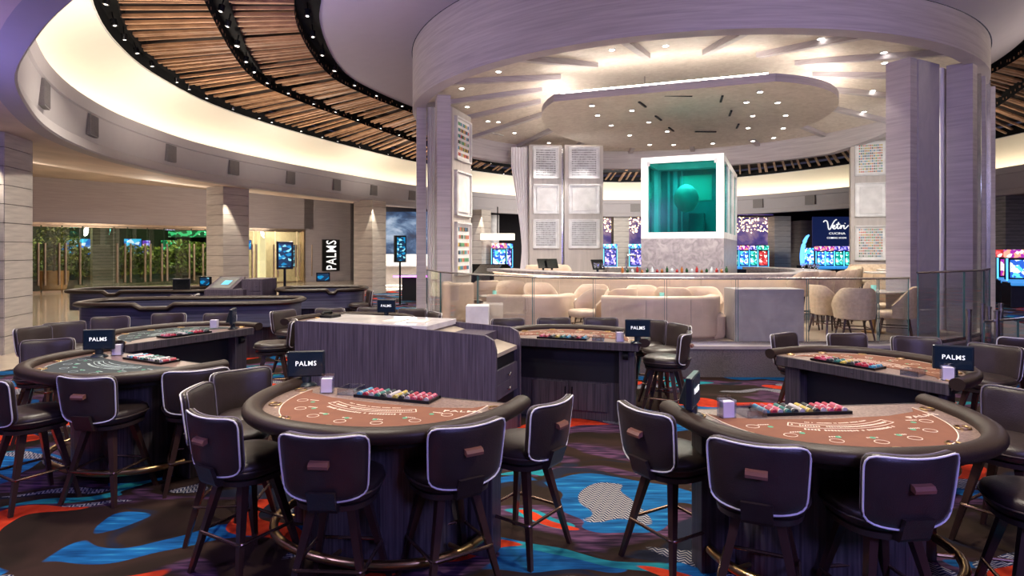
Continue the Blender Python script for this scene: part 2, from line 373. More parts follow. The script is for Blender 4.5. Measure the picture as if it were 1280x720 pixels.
# slats: irregular battens running outward, joined (narrower than 10 px each)
def slats(name,fo,oo,fi,oi,n):
    rnd=random.Random(5); b=B()
    for k in range(n):
        t=2*PI*(k+rnd.uniform(-.3,.3))/n; ro=fo(t)+oo; ri=fi(t)+oi
        if ro-ri<.1: continue
        w=rnd.choice([.04,.055,.075]); dz=rnd.choice([0,.03,.06,.09])
        c,s=math.cos(t),math.sin(t)
        z0=ZS-.01+dz; z1=z0+.055; vs=[]
        for z in (z0,z1):
            for r,q in ((ri,-1),(ri,1),(ro,1),(ro,-1)):
                ww=w*(.45+.55*r/9.0); vs.append((CX+r*c-s*q*ww*.5,CY+r*s+c*q*ww*.5,z))
        b.add(vs,[(0,1,2,3),(7,6,5,4),(0,4,5,1),(1,5,6,2),(2,6,7,3),(3,7,4,0)])
    return tag(b.build(name,slatm),kind='structure')
slats('ceiling_slats_outer',fF,-1.25,fM,.2,350)
slats('ceiling_slats_inner',fM,-.2,fI,.45,350)
b=loft([ring(fF,-.8,ZS+.42),ring(fI,.2,ZS+.42)]); backing=M('dark_slat_backing',(.035,.018,.012),.9); struct(b.build('ceiling_backing',backing))
# drum
DX,DY,DR=4.0,15.5,6.45
def dz_top(a):  # a = azimuth seen from the drum centre: the band is taller on its left side
    d=(math.degrees(a)-190)%360; d=min(d,360-d); k=max(0,min(1,(d-35)/62)); k=k*k*(3-2*k); return 6.63-.76*k
def drum(r,z,n=144):
    return [(DX+r*math.cos(2*PI*i/n),DY+r*math.sin(2*PI*i/n),(z(2*PI*i/n) if callable(z) else z)) for i in range(n)]
inner_soff=[(CX+fI(t)*math.cos(t),CY+fI(t)*math.sin(t),ZS) for t in [2*PI*i/N-PI for i in range(N)]]
def drum_at(t):
    # same azimuth about (CX,CY): intersect with drum circle
    c,s=math.cos(t),math.sin(t); ox,oy=CX-DX,CY-DY; bb=ox*c+oy*s; cc=ox*ox+oy*oy-(DR+.02)**2; r=-bb+math.sqrt(bb*bb-cc)
    x,y=CX+r*c,CY+r*s; return (x,y,dz_top(math.atan2(y-DY,x-DX)))
b=loft([inner_soff,[drum_at(t) for t in TH]]); struct(b.build('ceiling_soffit',soffit,smooth=True))
ZB=5.25
def zbot(a): # rear half hangs lower (valance)
    s=math.sin(a); return ZB if s<.0 else ZB-.42*min(1,s*2.2)
b=loft([drum(DR,dz_top),drum(DR,zbot),drum(DR-.28,zbot),drum(DR-.28,5.48)])
struct(b.build('trim_6',wwood,smooth=True))
# drum ceiling cone
b=loft([drum(DR-.28,5.46),drum(4.4,5.78),drum(3.0,6.0),drum(.3,6.05)]); struct(b.build('ceiling_drum',ceilwood,smooth=True))
BEAMS=[R(a) for a in (-165,-146,-127.5,-117.5,-107.5,-97,-86,-60,-38,-20,0,22,45,70,95,120,140,160,178)]
BEAMS=[R(a) for a in range(-172,188,20)]
for a in BEAMS:
    b=B(); c,s=math.cos(a),math.sin(a); vs=[]
    for r,z in ((DR-.3,5.46),(3.3,5.95)):
        for q in (-.07,.07):
            for dz in (-.1,.05): vs.append((DX+r*c-s*q,DY+r*s+c*q,z+dz))
    b.add(vs,[(0,1,3,2),(4,6,7,5),(0,4,5,1),(2,3,7,6),(0,2,6,4),(1,5,7,3)]); struct(b.build('trim_7',wwood))
# floating disc with a straight near edge
DC=(4.4,15.6); DRR=3.35
eA=(.92,13.35); eB=(5.1,11.75)
pts=[]
a0=math.atan2(eB[1]-DC[1],eB[0]-DC[0]); a1=math.atan2(eA[1]-DC[1],eA[0]-DC[0])
rA=math.hypot(eA[0]-DC[0],eA[1]-DC[1]); rB=math.hypot(eB[0]-DC[0],eB[1]-DC[1])
if a1<a0: a1+=2*PI
for i in range(49):
    k=i/48; a=a0+(a1-a0)*k; r=1/math.sqrt((math.cos(a)/3.35)**2+(math.sin(a)/3.9)**2)
    if k<.2: r=rB+(r-rB)*math.sin(k/.2*PI/2)
    if k>.75: r=rA+(r-rA)*(1-(1-(1-k)/.25)**2)
    pts.append((DC[0]+r*math.cos(a),DC[1]+r*math.sin(a)))
disc=thing('floating_ceiling_disc','large pale wood disc with a straight front edge hanging glowing under the round canopy','ceiling panel',(DC[0],DC[1],5.2))
nn=len(pts); loc=[(x-DC[0],y-DC[1]) for x,y in pts]
b=B(); b.add([(x,y,.16) for x,y in loc]+[(x,y,0) for x,y in loc],[(k,(k+1)%nn,nn+(k+1)%nn,nn+k) for k in range(nn)]+[tuple(range(nn))]); b.build('fascia',wwood,disc)
pent=[(1.6*math.cos(R(a)),1.5*math.sin(R(a))) for a in (-130,-50,10,90,170)]
vs=[(x,y,0) for x,y in loc]+[(x,y,.12) for x,y in pent]; fs=[]
def nearest(p): return min(range(5),key=lambda j:abs(((math.atan2(p[1],p[0])-math.atan2(pent[j][1],pent[j][0])+PI)%(2*PI))-PI))
for k in range(nn):
    k2=(k+1)%nn; j=nearest(loc[k]); j2=nearest(loc[k2])
    fs.append((k,k2,nn+j)) 
    if j!=j2: fs.append((k2,nn+j2,nn+j))
fs.append(tuple(nn+j for j in range(5)))
b=B(); b.add(vs,fs); b.build('underside',ceilwood,disc)
# three black slot diffusers on each side
for (px,py,an) in [(803,131,62),(823,148,62),(839,162,62),(902,124,75),(913,142,75),(922,158,75),(848,120,5),(882,165,3)]:
    x,y=U(px,py,5.24); b=B(); b.box(0,0,0,.6 if an in(3,5) else .55,.045,.03); b.build('slot_diffuser',darkin,disc,loc=(x-DC[0],y-DC[1],-.02+.05),rz=R(an+(90 if False else 0)))
b=B(); ins=[(x*.93,y*.93) for x,y in loc]; b.sweep(ins[2:-2],[(-.03,0),(.03,0),(.03,.04),(-.03,.04)]); o=b.build('cove_light_strip',ledw,disc,loc=(0,0,.2))
b=B(); b.sweep([(loc[-1][0]*.95,loc[-1][1]*.93),(loc[0][0]*.95,loc[0][1]*.93)],[(-.03,0),(.03,0),(.03,.04),(-.03,.04)]); b.build('cove_light_strip',ledw,disc,loc=(0,0,.2))
# hanger rods holding the disc
for a in (45,135,225,315):
    b=B(); b.tube([(1.8*math.cos(R(a)),1.8*math.sin(R(a)),.16),(1.8*math.cos(R(a)),1.8*math.sin(R(a)),.84)],.02); b.build('hanger_rod',steel,disc)
# ---- platform ----
PL=[(-2.2,13.9),(-1.75,12.2),(-.9,10.8),(.35,9.75),(1.4,9.42),(3.0,9.3),(4.6,9.3),(6.2,9.42),(7.3,9.9),(8.6,10.9),(9.6,12.1),(10.4,13.9),(10.6,16),(10.2,18.6),(8.4,21.4),(5.5,22.6),(2,22.4),(-.8,20.6),(-2.1,17.6),(-2.4,15.5)]
PLs=catmull(PL,4)
b=B(); b.prism(PLs,.0,.44); struct(b.build('floor_platform',granite))
b=B(); b.prism([(DX+(x-DX)*.995,DY+(y-DY)*.995) for x,y in PLs],.44,.47); struct(b.build('floor_platform_top',platfloor))
b=B(); b.sweep([p for p in PLs],[(0.02,.43),(-.02,.43),(-.02,.475),(.3,.475)],closed=True); struct(b.build('trim_8',M('pale_stone_nosing',(.5,.45,.42),.35)))
# ---- perimeter walls ----
WA=(-21.4,26.5); WD=(.667,.745)
def wallpt(s): return (WA[0]+WD[0]*s,WA[1]+WD[1]*s)
WR=math.atan2(WD[1],WD[0])
b=B()
def wallbox(b,s0,s1,z0,z1,th=.35,off=.175):
    cx,cy=wallpt((s0+s1)/2); cx-=WD[1]*off; cy+=WD[0]*off; b.box(cx,cy,z0,s1-s0,th,z1-z0,WR)
S0,S1,S2=-9,14.0,18.5
# opening between S=-0.? (behind stone column at left) and px 393
wallbox(b,-9,14.0,3.17,6.0); wallbox(b,-9,-1.2,0,3.17); wallbox(b,13.4,16.6,0,6.0)
struct(b.build('wall_left',wallp))
p0=wallpt(16.6); b=B(); b.prism([(p0[0],p0[1]),(p0[0]+.02,p0[1]+.4),(p0[0]-1.2,p0[1]+9),(p0[0]-1.6,p0[1]+9)],0,6); struct(b.build('wall_left_return',wallp))
# bronze head frame over doors
b=B(); wallbox(b,-1.2,13.4,3.05,3.17,.5,.12); struct(b.build('trim_9',copper))
b=B(); wallbox(b,13.3,13.4,0,3.17,.5,.12); struct(b.build('trim_9',copper))
# back walls
b=B(); b.box(4,52,0,60,.4,6.5); b.box(33,26,0,.4,60,6.5); struct(b.build('wall_back',darkwall))
# walls closing the room behind the camera
closewall=M('dim_violet_wall',(.3,.27,.33),.8)
# ================= ARCHITECTURE THINGS =================
def stone_column(cx,cy,w,rz,label,z1=ZF+.06,h=.35,g='stone block columns',mat=None,bz=0):
    t=thing('stone_column',label,'column',(cx,cy,bz),rz,g)
    b=B(); b.box(0,0,0,w-.05,w-.05,z1-bz); b.build('core',stonej,t)
    key=('blk',w,h); n=int((z1-bz)/h)+1
    me=None
    for k in range(n):
        hh=min(h,z1-bz-k*h)-.012
        if hh<.03: continue
        for sx,sy,r in ((0,-1,0),(1,0,PI/2),(0,1,0),(-1,0,PI/2)):
            if me is None or hh<h-.013:
                b=B(); b.box(0,0,0,w-.012,.05,hh); o=b.build('stone_block',mat or stonem,t,bev=0); me2=o.data
                if hh>h-.013: me=me2
            else: o=link_mesh('stone_block',me,None,t)
            o.location=(sx*(w/2-.02),sy*(w/2-.02),k*h); o.rotation_euler[2]=r
    return t
stone_column(-9.95,11.55,1.0,R(14),'pale stone block column cut off by the left edge of the photo',g=None)
stone_column(-10.0,21.4,.98,R(-32),'spotlit stone block column in front of the glass entrance doors',g=None)
stone_column(-6.35,27.2,1.0,R(-24),'spotlit stone block column between the black sign and the cloud screen',g=None)
stone_column(X(598,33),33.6,.95,R(-30),'stone block column seen between curtains left of the bar',g=None)
stone_column(X(775,40.5),40.5,1.0,0,'stone block column seen just left of the teal tank',g=None)
stone_column(X(974,40),40,1.05,0,'stone block column right of the teal tank, before the slot machines',g=None)
stone_column(X(1008,46),46,1.6,0,'wide pale stone pier beside the navy restaurant sign',g=None)
dstone=M('mottled_slate_block',(.3,.3,.28),.5,grain=(1,1,9),col2=(.09,.1,.1),detail=6,lo=.3,hi=.6)
stone_column(X(1257,24.5),24.5,.95,R(6),'dark mottled stone column at the right edge beyond the ribbed canopy posts',h=.42,mat=dstone,g=None)
# down lighting on the columns
for (x,y) in ((-9.55,10.9),(-9.6,20.6),(-6.0,26.4),(X(598,33)+.2,32.8)):
    l=bpy.data.lights.new('column_spot','SPOT'); l.energy=330; l.color=(1,.88,.7); l.spot_size=R(50); l.shadow_soft_size=.05; o=bpy.data.objects.new('column_spot',l); C.objects.link(o); o.location=(x,y,4.0)
# vents on the fascia
names=['first','second','third','fourth','fifth','sixth','seventh','eighth']
VP=[55,115,213,292,363,421,467,515]
def on_ring(px,off=0):
    # azimuth where the fascia ring is seen at this column of the frame, left half
    best=None
    for i in range(1400):
        t=PI-.9+1.9*i/1400-.4
        x=CX+(fF(t)+off)*math.cos(t); y=CY+(fF(t)+off)*math.sin(t)
        if y<7.5: continue
        e=abs(640+F*x/y-px)
        if best is None or e<best[0]: best=(e,t,x,y)
    return best
for i,px in enumerate(VP):
    t0=PI*.98 
    cand=[]
    for k in range(2000):
        t=R(95)+R(150)*k/2000
        r=fF(t)-.0; x=CX+r*math.cos(t); y=CY+r*math.sin(t)
        if y>7.6: cand.append((abs(640+F*x/y-px),t,x,y))
    e,t,x,y=min(cand)
    t2=t+.005; x2=CX+fF(t2)*math.cos(t2); y2=CY+fF(t2)*math.sin(t2)
    a=math.atan2(y2-y,x2-x)
    v=thing('air_vent',f'grey fascia air grille, {names[i]} of eight counted from the left end','air vent',(x,y,4.42),a)
    b=B(); b.box(0,-.0,0,.44,.1,.46); b.build('grille',ventm,v)
    b=B(); 
    for q in range(9): b.box(-.19+q*.0475,.055,.02,.012,.012,.42)
    b.build('louvre',ventm,v)
for i,(px,w) in enumerate([(794,'left of the tank'),(948,'just right of the tank'),(1013,'above the restaurant sign')]):
    cand=[]
    for k in range(2000):
        t=R(20)+R(100)*k/2000; r=fF(t)-.02; x=CX+r*math.cos(t); y=CY+r*math.sin(t); cand.append((abs(640+F*x/y-px),t,x,y))
    e,t,x,y=min(cand); t2=t+.005; a=math.atan2(CY+fF(t2)*math.sin(t2)-y,CX+fF(t2)*math.cos(t2)-x)
    v=thing('air_vent',f'grey air grille on the far fascia {w}','air vent',(x,y,4.4),a); b=B(); b.box(0,0,0,.62,.12,.5); b.build('grille',ventm,v)
# track spotlights
def head_proto():
    t=thing('track_spotlight','small black spotlight head in the black ceiling track','spotlight',(0,0,0),0,'spotlights in the ceiling tracks')
    b=B(); b.tube([(0,0,.1),(0,0,-.02)],.055,10); b.build('housing',M('chrome_dark_housing',(.12,.12,.14),.2,.9),t,True)
    b=B(); b.tube([(0,0,-.021),(0,0,-.026)],.028,10); b.build('lens',M('dim_lens',(1,1,1),emit=(1,.94,.85),es=3),t)
    b=B(); b.tube([(0,0,.1),(0,0,.24)],.012,6); b.build('stem',blackmetal,t); return t
OW=['first','second','third','fourth','fifth','sixth','seventh','eighth','ninth','tenth','eleventh','twelfth','thirteenth','fourteenth','fifteenth','sixteenth','seventeenth','eighteenth','nineteenth']
def ordw(n):
    if n<20: return OW[n-1]
    t=['twent','thirt','fort'][n//10-2]
    return t+'ieth' if n%10==0 else t+'y-'+OW[n%10-1]
hp=head_proto(); htr=tree(hp); first=True
def put_head(x,y,z,tilt):
    global first
    o=hp if first else copy_tree(hp,htr); first=False; o.location=(x,y,z); o.rotation_euler=(R(tilt[0]),R(tilt[1]),0)
    nm=HEADS[-1][1]; CNT[nm]=CNT.get(nm,0)+1; o['label']='black spotlight head, %s from the near end of the %s ceiling track in view'%(ordw(CNT[nm]),nm); o['group']='spotlights in the %s ceiling track'%nm
rr=random.Random(3)
HEADS=[]; CNT={}
for f,off,degs,nm in ((fF,-1.05,range(221,100,-4),'outer'),(fM,0,range(205,100,-5),'middle'),(fI,.22,range(199,120,-7),'inner')):
    for d in degs:
        t=R(d+rr.uniform(-1,1)); x=CX+(f(t)+off)*math.cos(t); y=CY+(f(t)+off)*math.sin(t)
        px_=640+F*x/y; py_=HY-(ZS-H)*F/y
        if y<4 or not(0<px_<1280 and 0<py_<720): continue
        HEADS.append((px_,nm)); put_head(x,y,ZS+.0,(rr.uniform(-15,15),rr.uniform(-15,15)))
# canopy posts (fins), panels and curtains
def fin(name,x,y,w,d,z0,z1,rz,label,mat=wwood,cat='post'):
    b=B(); b.box(0,0,0,w,d,z1-z0); o=b.build(name,mat,loc=(x,y,z0),rz=rz); return tag(o,label,cat)
def curtain(x,y,w,z0,z1,rz,label,waves=7,gather=None,amp=.028):
    b=B(); nx,nz=waves*10,24; vs=[]
    for j in range(nz+1):
        z=(z1-z0)*j/nz; k=1
        if gather:
            gz,gw=gather; k=gw+(1-gw)*min(1,abs(z-gz)/(.55*(z1-z0)))**1.3
        for i in range(nx+1):
            u=i/nx; xx=(u-.5)*w*k+(0 if not gather else (1-k)*w*.35); vs.append((xx,amp*math.sin(u*waves*2*PI+.3*math.sin(z*2))*(.6+.4*k),z))
    b.add(vs,[(j*(nx+1)+i,j*(nx+1)+i+1,(j+1)*(nx+1)+i+1,(j+1)*(nx+1)+i) for j in range(nz) for i in range(nx)])
    o=b.build('curtain',curtm,smooth=True,loc=(x,y,z0),rz=rz,ang=180); return tag(o,label,'curtain')
LA=math.atan2(14.3-DY,-2.2-DX)
# left group
fin('canopy_post',X(526.5,14.3),14.3,.22,.35,.47,5.3,R(10),'outermost whitewashed post at the left end of the canopy, against the cloud screen')
curtain(X(540,14.2),14.3,.24,.47,5.3,R(12),'white curtain between the two whitewashed posts at the left end of the canopy',5)
fin('canopy_post',X(553.5,13.6),13.6,.30,.5,.47,5.35,R(12),'whitewashed post left of the spotted display wall, nearest the glass rail corner')
# display wall builder: board + three framed cases
def cabinet(parent,x,z,w,h,kind,depth,items,yf,mt=0):
    fr=B()
    for (a,c,ww,hh) in ((x,z,w,.04),(x,z+h-.04,w,.04),(x-w/2+.02,z,.04,h),(x+w/2-.02,z,.04,h)): fr.box(a,yf-.04,c,ww,.08,hh)
    c=fr.build('case_frame',wpaint,parent)
    b=B(); b.box(x,yf-.01,z+.04,w-.08,.01,h-.08); b.build('back_board',artboard,c)
    if kind=='blank':
        b=B(); b.box(x,yf-.055,z+.1,w-.24,.012,h-.22); b.build('inner_panel',wpaint,c)
        return
    nx,nz=items
    cols=kind=='colour'
    pal=[M('pill_'+str(i),cc,.4) for i,cc in enumerate([(.7,.15,.12),(.1,.3,.5),(.75,.55,.12),(.15,.4,.22),(.05,.05,.06),(.7,.35,.2),(.6,.6,.6)])] if cols else [M('tiny_grey_a',(.12,.11,.12),.4),M('tiny_grey_b',(.42,.42,.44),.4)]
    b=B(); rnd=random.Random(int(x*100+z*10))
    for j in range(nz):
        for i in range(nx):
            b.cur=rnd.randrange(len(pal)); px_=x-w/2+.1+(w-.2)*(i+.5)/nx; pz_=z+.08+(h-.16)*(j+.5)/nz
            b.box(px_,yf-.025,pz_-(h/nz)*.18,(w/nx)*(.45 if cols else .5),.02,(h/nz)*(.42 if cols else .34))
    tag(b.build('small_display_pieces',None,c,mats=pal),kind='stuff')
    if not cols:
        b=B()
        for j in range(nz+1): b.box(x,yf-.02,z+.075+(h-.16)*j/nz,w-.1,.02,.008)
        tag(b.build('thin_shelves',wpaint,c),kind='stuff')
def display_wall(cx,cy,w,rz,z1,cases,label,kind,items,th=.3):
    t=thing('display_wall',label,'wall panel',(cx,cy,.47),rz)
    b=B(); b.box(0,0,0,w,th,z1-.47); b.build('panel',wwoodv,t)
    for (z,h,k) in cases: cabinet(t,0,z,w*.8,h,k if k=='blank' else kind,.08,items,-th/2)
    return t
# left oblique display wall: spots in colour
display_wall(X(565.5,14.6)+.05,15.1,1.25,R(80)-.12,5.35,[(.85,1.3,'c'),(2.3,1.1,'blank'),(3.65,1.05,'c')],'pale wall of coloured specimen cases set edge-on at the left of the canopy','colour',(10,6))
curtain(X(582,15.6),16.1,.3,.47,5.3,R(70),'white curtain hanging on the right side of the edge-on case wall',4)
d=19.6
curtain(X(651,d),d,.62,.47,5.25,R(10),'gathered white curtain tied back left of the bar end',7,(1.5,.35))
display_wall(X(681,d),d,1.05,R(8),5.3,[(.62+.9,.93,'c'),(2.62,.95,'blank'),(3.75,1.02,'c')],'left one of the two pale wall panels with rows of tiny white pieces','white',(14,12))
fin('canopy_post',X(700,d+.3),d+.35,.2,.2,.47,5.3,0,'slim grey post between the two white display panels',steel)
display_wall(X(729,d),d,1.24,R(2),5.3,[(.62+.9,.93,'c'),(2.62,.95,'blank'),(3.75,1.02,'c')],'right one of the two pale wall panels with rows of tiny white pieces','white',(16,12))
d=17.6
display_wall(X(1087,d),d,1.0,R(-22),5.3,[(.62+.55,1.0,'c'),(2.42,.98,'blank'),(3.6,.98,'c')],'pale wall panel with grids of coloured dots behind the beige bar chairs','colour',(13,11))
curtain(X(1116,d-.2),d-.2,.35,.47,5.25,R(-30),'white curtain beside the dotted panel on the right of the bar',4)
# right group of posts
def AZ(px,d): return (X(px,d),d)
x,y=AZ(1131,10.7); fin('canopy_post',x,y+.1,.2,.42,.47,5.3,R(28),'leftmost whitewashed edge post of the broad right canopy pier')
x,y=AZ(1160,10.75); b=B(); b.box(0,0,0,.66,.36,4.83); o=b.build('canopy_pier',M('slate_plaster_panel',(.5,.47,.5),.55,grain=(5,1.5,2.2),col2=(.43,.41,.45),detail=5,dist=1),loc=(x,y+.25,.47),rz=R(28)); tag(o,'broad smooth grey panel of the right canopy pier','panel')
x,y=AZ(1187,11.1); curtain(x,y+.15,.26,.47,5.3,R(34),'narrow curtain between the right pier and the next ribbed post',4)
x,y=AZ(1202,11.0); fin('canopy_post',x,y,.24,.4,.47,5.3,R(38),'whitewashed post right of the narrow curtain on the right side')
x,y=AZ(1214,11.5); fin('steel_fin',x,y,.07,.3,.47,5.3,R(45),'polished steel strip nearest the curtain, right side of the canopy',steel,'post')
x,y=AZ(1220,11.7); fin('canopy_post',x,y,.15,.3,.47,5.3,R(48),'slim whitewashed post between two polished steel strips')
x,y=AZ(1226.5,12.2); fin('steel_fin',x,y,.06,.3,.47,5.3,R(50),'outer polished steel strip at the right side of the canopy',steel,'post')
x,y=AZ(1232.5,12.6); fin('canopy_post',x,y,.15,.3,.47,5.3,R(55),'rightmost slim whitewashed post of the canopy')
# valance grilles
for (px,py,w,h,l) in ((609,163,1.5,.6,'long pale vent panel on the canopy valance left of the curtain'),):
    d=19.3; v=thing('valance_vent',l,'air vent',(X(px,d),d-.7,Z(py+8,d)),R(48)); b=B(); b.box(0,0,0,w,.06,h); b.build('grille',M('pale_vent',(.46,.43,.42),.6,grain=(60,60,60)),v)
# downlights
def dl_proto():
    t=thing('downlight','small round white downlight in the pale canopy ceiling','downlight',(0,0,0),0,'downlights in the canopy ceiling')
    b=B(); b.lathe([(.075,0),(.075,-.01),(.055,-.012),(.055,0)],16); b.build('bezel',wpaint,t)
    b=B(); b.lathe([(.05,-.013),(.05,-.008)],16); b.build('lens',lampm,t); return t
dp=dl_proto(); dtr=tree(dp); dfirst=[True]
def put_dl(x,y,z,lab=None,grp=None):
    o=dp if dfirst[0] else copy_tree(dp,dtr); dfirst[0]=False; o.location=(x,y,z)
    if lab: o['label']=lab; o['group']=grp
def cone_z(r):
    if r>4.4: return 5.46+(5.78-5.46)*(6.17-r)/(6.17-4.4)
    return 5.78+(6.0-5.78)*(4.4-r)/1.4
KD=0
for px,py in sorted([(765,62),(832,57),(1026,48),(1106,78),(1091,113),(1080,139),(1072,159),(1077,165),(1065,169),(1116,154),(635,77),(623,89),(577,103),(577,110),(613,121),(577,127),(584,133),(610,151),(663,145),(697,149),(686,176),(702,163),(733,180),(748,186),(643,165),(623,152),(1105,65)]):
    z=5.5
    for _ in range(6):
        x,y=U(px,py,z); z=cone_z(min(6.15,math.hypot(x-DX,y-DY)))
    if math.hypot(x-DX,y-DY)<6.15: KD+=1; put_dl(x,y,z-.005,'small round white downlight in the canopy ceiling, %s from the left'%ordw(KD),'downlights in the canopy ceiling')
KD=0
for px,py in sorted([(740,131),(747,146),(764,160),(787,171),(812,180),(842,180),(891,178),(941,175),(967,171),(979,160),(982,146),(972,130),(950,114),(790,142),(811,157),(834,168),(933,131),(941,149),(935,162)]):
    x,y=U(px,py,5.22); 
    rx,ry=x-DC[0],y-DC[1]; r=math.hypot(rx,ry); 
    # underside height: rises from the rim to the pentagon
    z=5.2+.12*max(0,min(1,(DRR-r)/(DRR-1.6)))
    KD+=1; put_dl(x,y,z-.006,'small round downlight under the floating disc, %s from the left'%ordw(KD),'downlights in the floating disc')
for (x,y,z,p) in ((1.2,11.5,5.35,30),(6.2,11.4,5.35,30),(8.2,14.2,5.4,30),(.1,16.5,5.4,40)):
    l=bpy.data.lights.new('downlight_lamp','SPOT'); l.energy=p*3; l.color=WARM; l.spot_size=R(95); l.shadow_soft_size=.1; o=bpy.data.objects.new('downlight_lamp',l); C.objects.link(o); o.location=(x,y,z)
for (x,y,a) in ((X(681,19.6),18.9,0),(X(729,19.6),18.9,0),(X(1087,17.6)-.2,16.9,0)):
    l=bpy.data.lights.new('display_spot','SPOT'); l.energy=120; l.color=(1,.95,.88); l.spot_size=R(75); l.shadow_soft_size=.05; o=bpy.data.objects.new('display_spot',l); C.objects.link(o); o.location=(x,y,5.2)
# ---- tank on granite plinth ----
tk=.93; fr=(4.95*tk,14.2*tk); bd=Vector((1.95,4.4)).normalized(); rd=Vector((bd.y,-bd.x)); TWd=1.8; TL=4.3
TR=math.atan2(rd.y,rd.x)
orig=(fr[0]-rd.x*TWd/2,fr[1]-rd.y*TWd/2)   # centre of front face
z0,z1=2.2,4.05
b=B(); b.box(0,TL/2+.0,.0,TWd,TL,z0-.47); pl=b.build('granite_plinth',granlight,loc=(*orig,.47),rz=TR); tag(pl,'light grey stone plinth carrying the teal tank above the bar','plinth')
tank=thing('display_tank','white framed tank of teal liquid standing on the grey plinth over the bar','tank',(*orig,z0),TR)
hh=z1-z0
for k in range(3):
    y0=k*TL/3+.0; L=TL/3-.04; b=B()
    fw=.16
    for sx in (-1,1):
        for yy in (y0+fw/2,y0+L-fw/2): b.box(sx*(TWd/2-fw/2),yy,0,fw,fw,hh)
    for zz in (0,hh-.14):
        for yy in (y0+fw/2,y0+L-fw/2): b.box(0,yy,zz,TWd-2*fw,fw,.14)
        for sx in (-1,1): b.box(sx*(TWd/2-fw/2),y0+L/2,zz,fw,L-2*fw,.14)
    f=b.build('tank_frame',M('tank_white_enamel',(.86,.86,.88),.3),tank)
    b=B()
    if k==0: b.box(0,y0+.05,.14,TWd-2*fw,.02,hh-.28)
    for sx in (-1,1): b.box(sx*(TWd/2-.05),y0+L/2,.14,.02,L-2*fw,hh-.28)
    b.build('pane',tealgl if k==0 else glass('pale_teal_pane',(.55,.82,.8),.2) if k==1 else MATS['pale_teal_pane'],f)
b=B(); b.box(0,TL*.36,.05,TWd-.36,.03,hh-.1); b.build('rear_partition',tealin,tank)
b=B(); b.box(0,.7,.10,TWd-.4,1.1,.03); b.build('tank_bed',tealin,tank)
b=B(); b.box(.18,1.25,0,.36,.3,.5,bev=.02); b.build('inner_block',tealin,tank,loc=(0,0,.13))
b=B(); b.lathe([(.02,0),(.16,.05),(.25,.2),(.27,.36),(.22,.52),(.12,.62),(.02,.66)],20,sx=1.05,sy=1.5); b.build('suspended_form',M('pale_sea_green_plaster',(.3,.55,.5),.5),tank,True,loc=(.0,.75,.62))
area('tank_light',(orig[0]+bd.x*.75,orig[1]+bd.y*.75,z1-.25),.7,26,(.75,1,.95))
b=B(); b.box(.12,TL*.36-.03,.95,.75,.02,.62); b.build('emerald_panel',M('emerald_backing',(.03,.55,.42),.5),tank)
for xx,ww in ((-.52,.05),(-.36,.1),(-.2,.03)):
    b=B(); b.box(xx,TL*.36-.1,.14,ww,.04,hh-.3); b.build('inner_light_streak',M('pale_teal_light_streak',(.12,.5,.52),.4),tank)  # bright vertical light streaks in the tank, put into pale strips
# corner pads
for sx in (-1,1): b=B(); b.box(sx*(TWd/2-.17),-.005,hh-.2,.06,.02,.1); b.build('corner_clip',M('grey_clip',(.45,.45,.5),.4),tank)
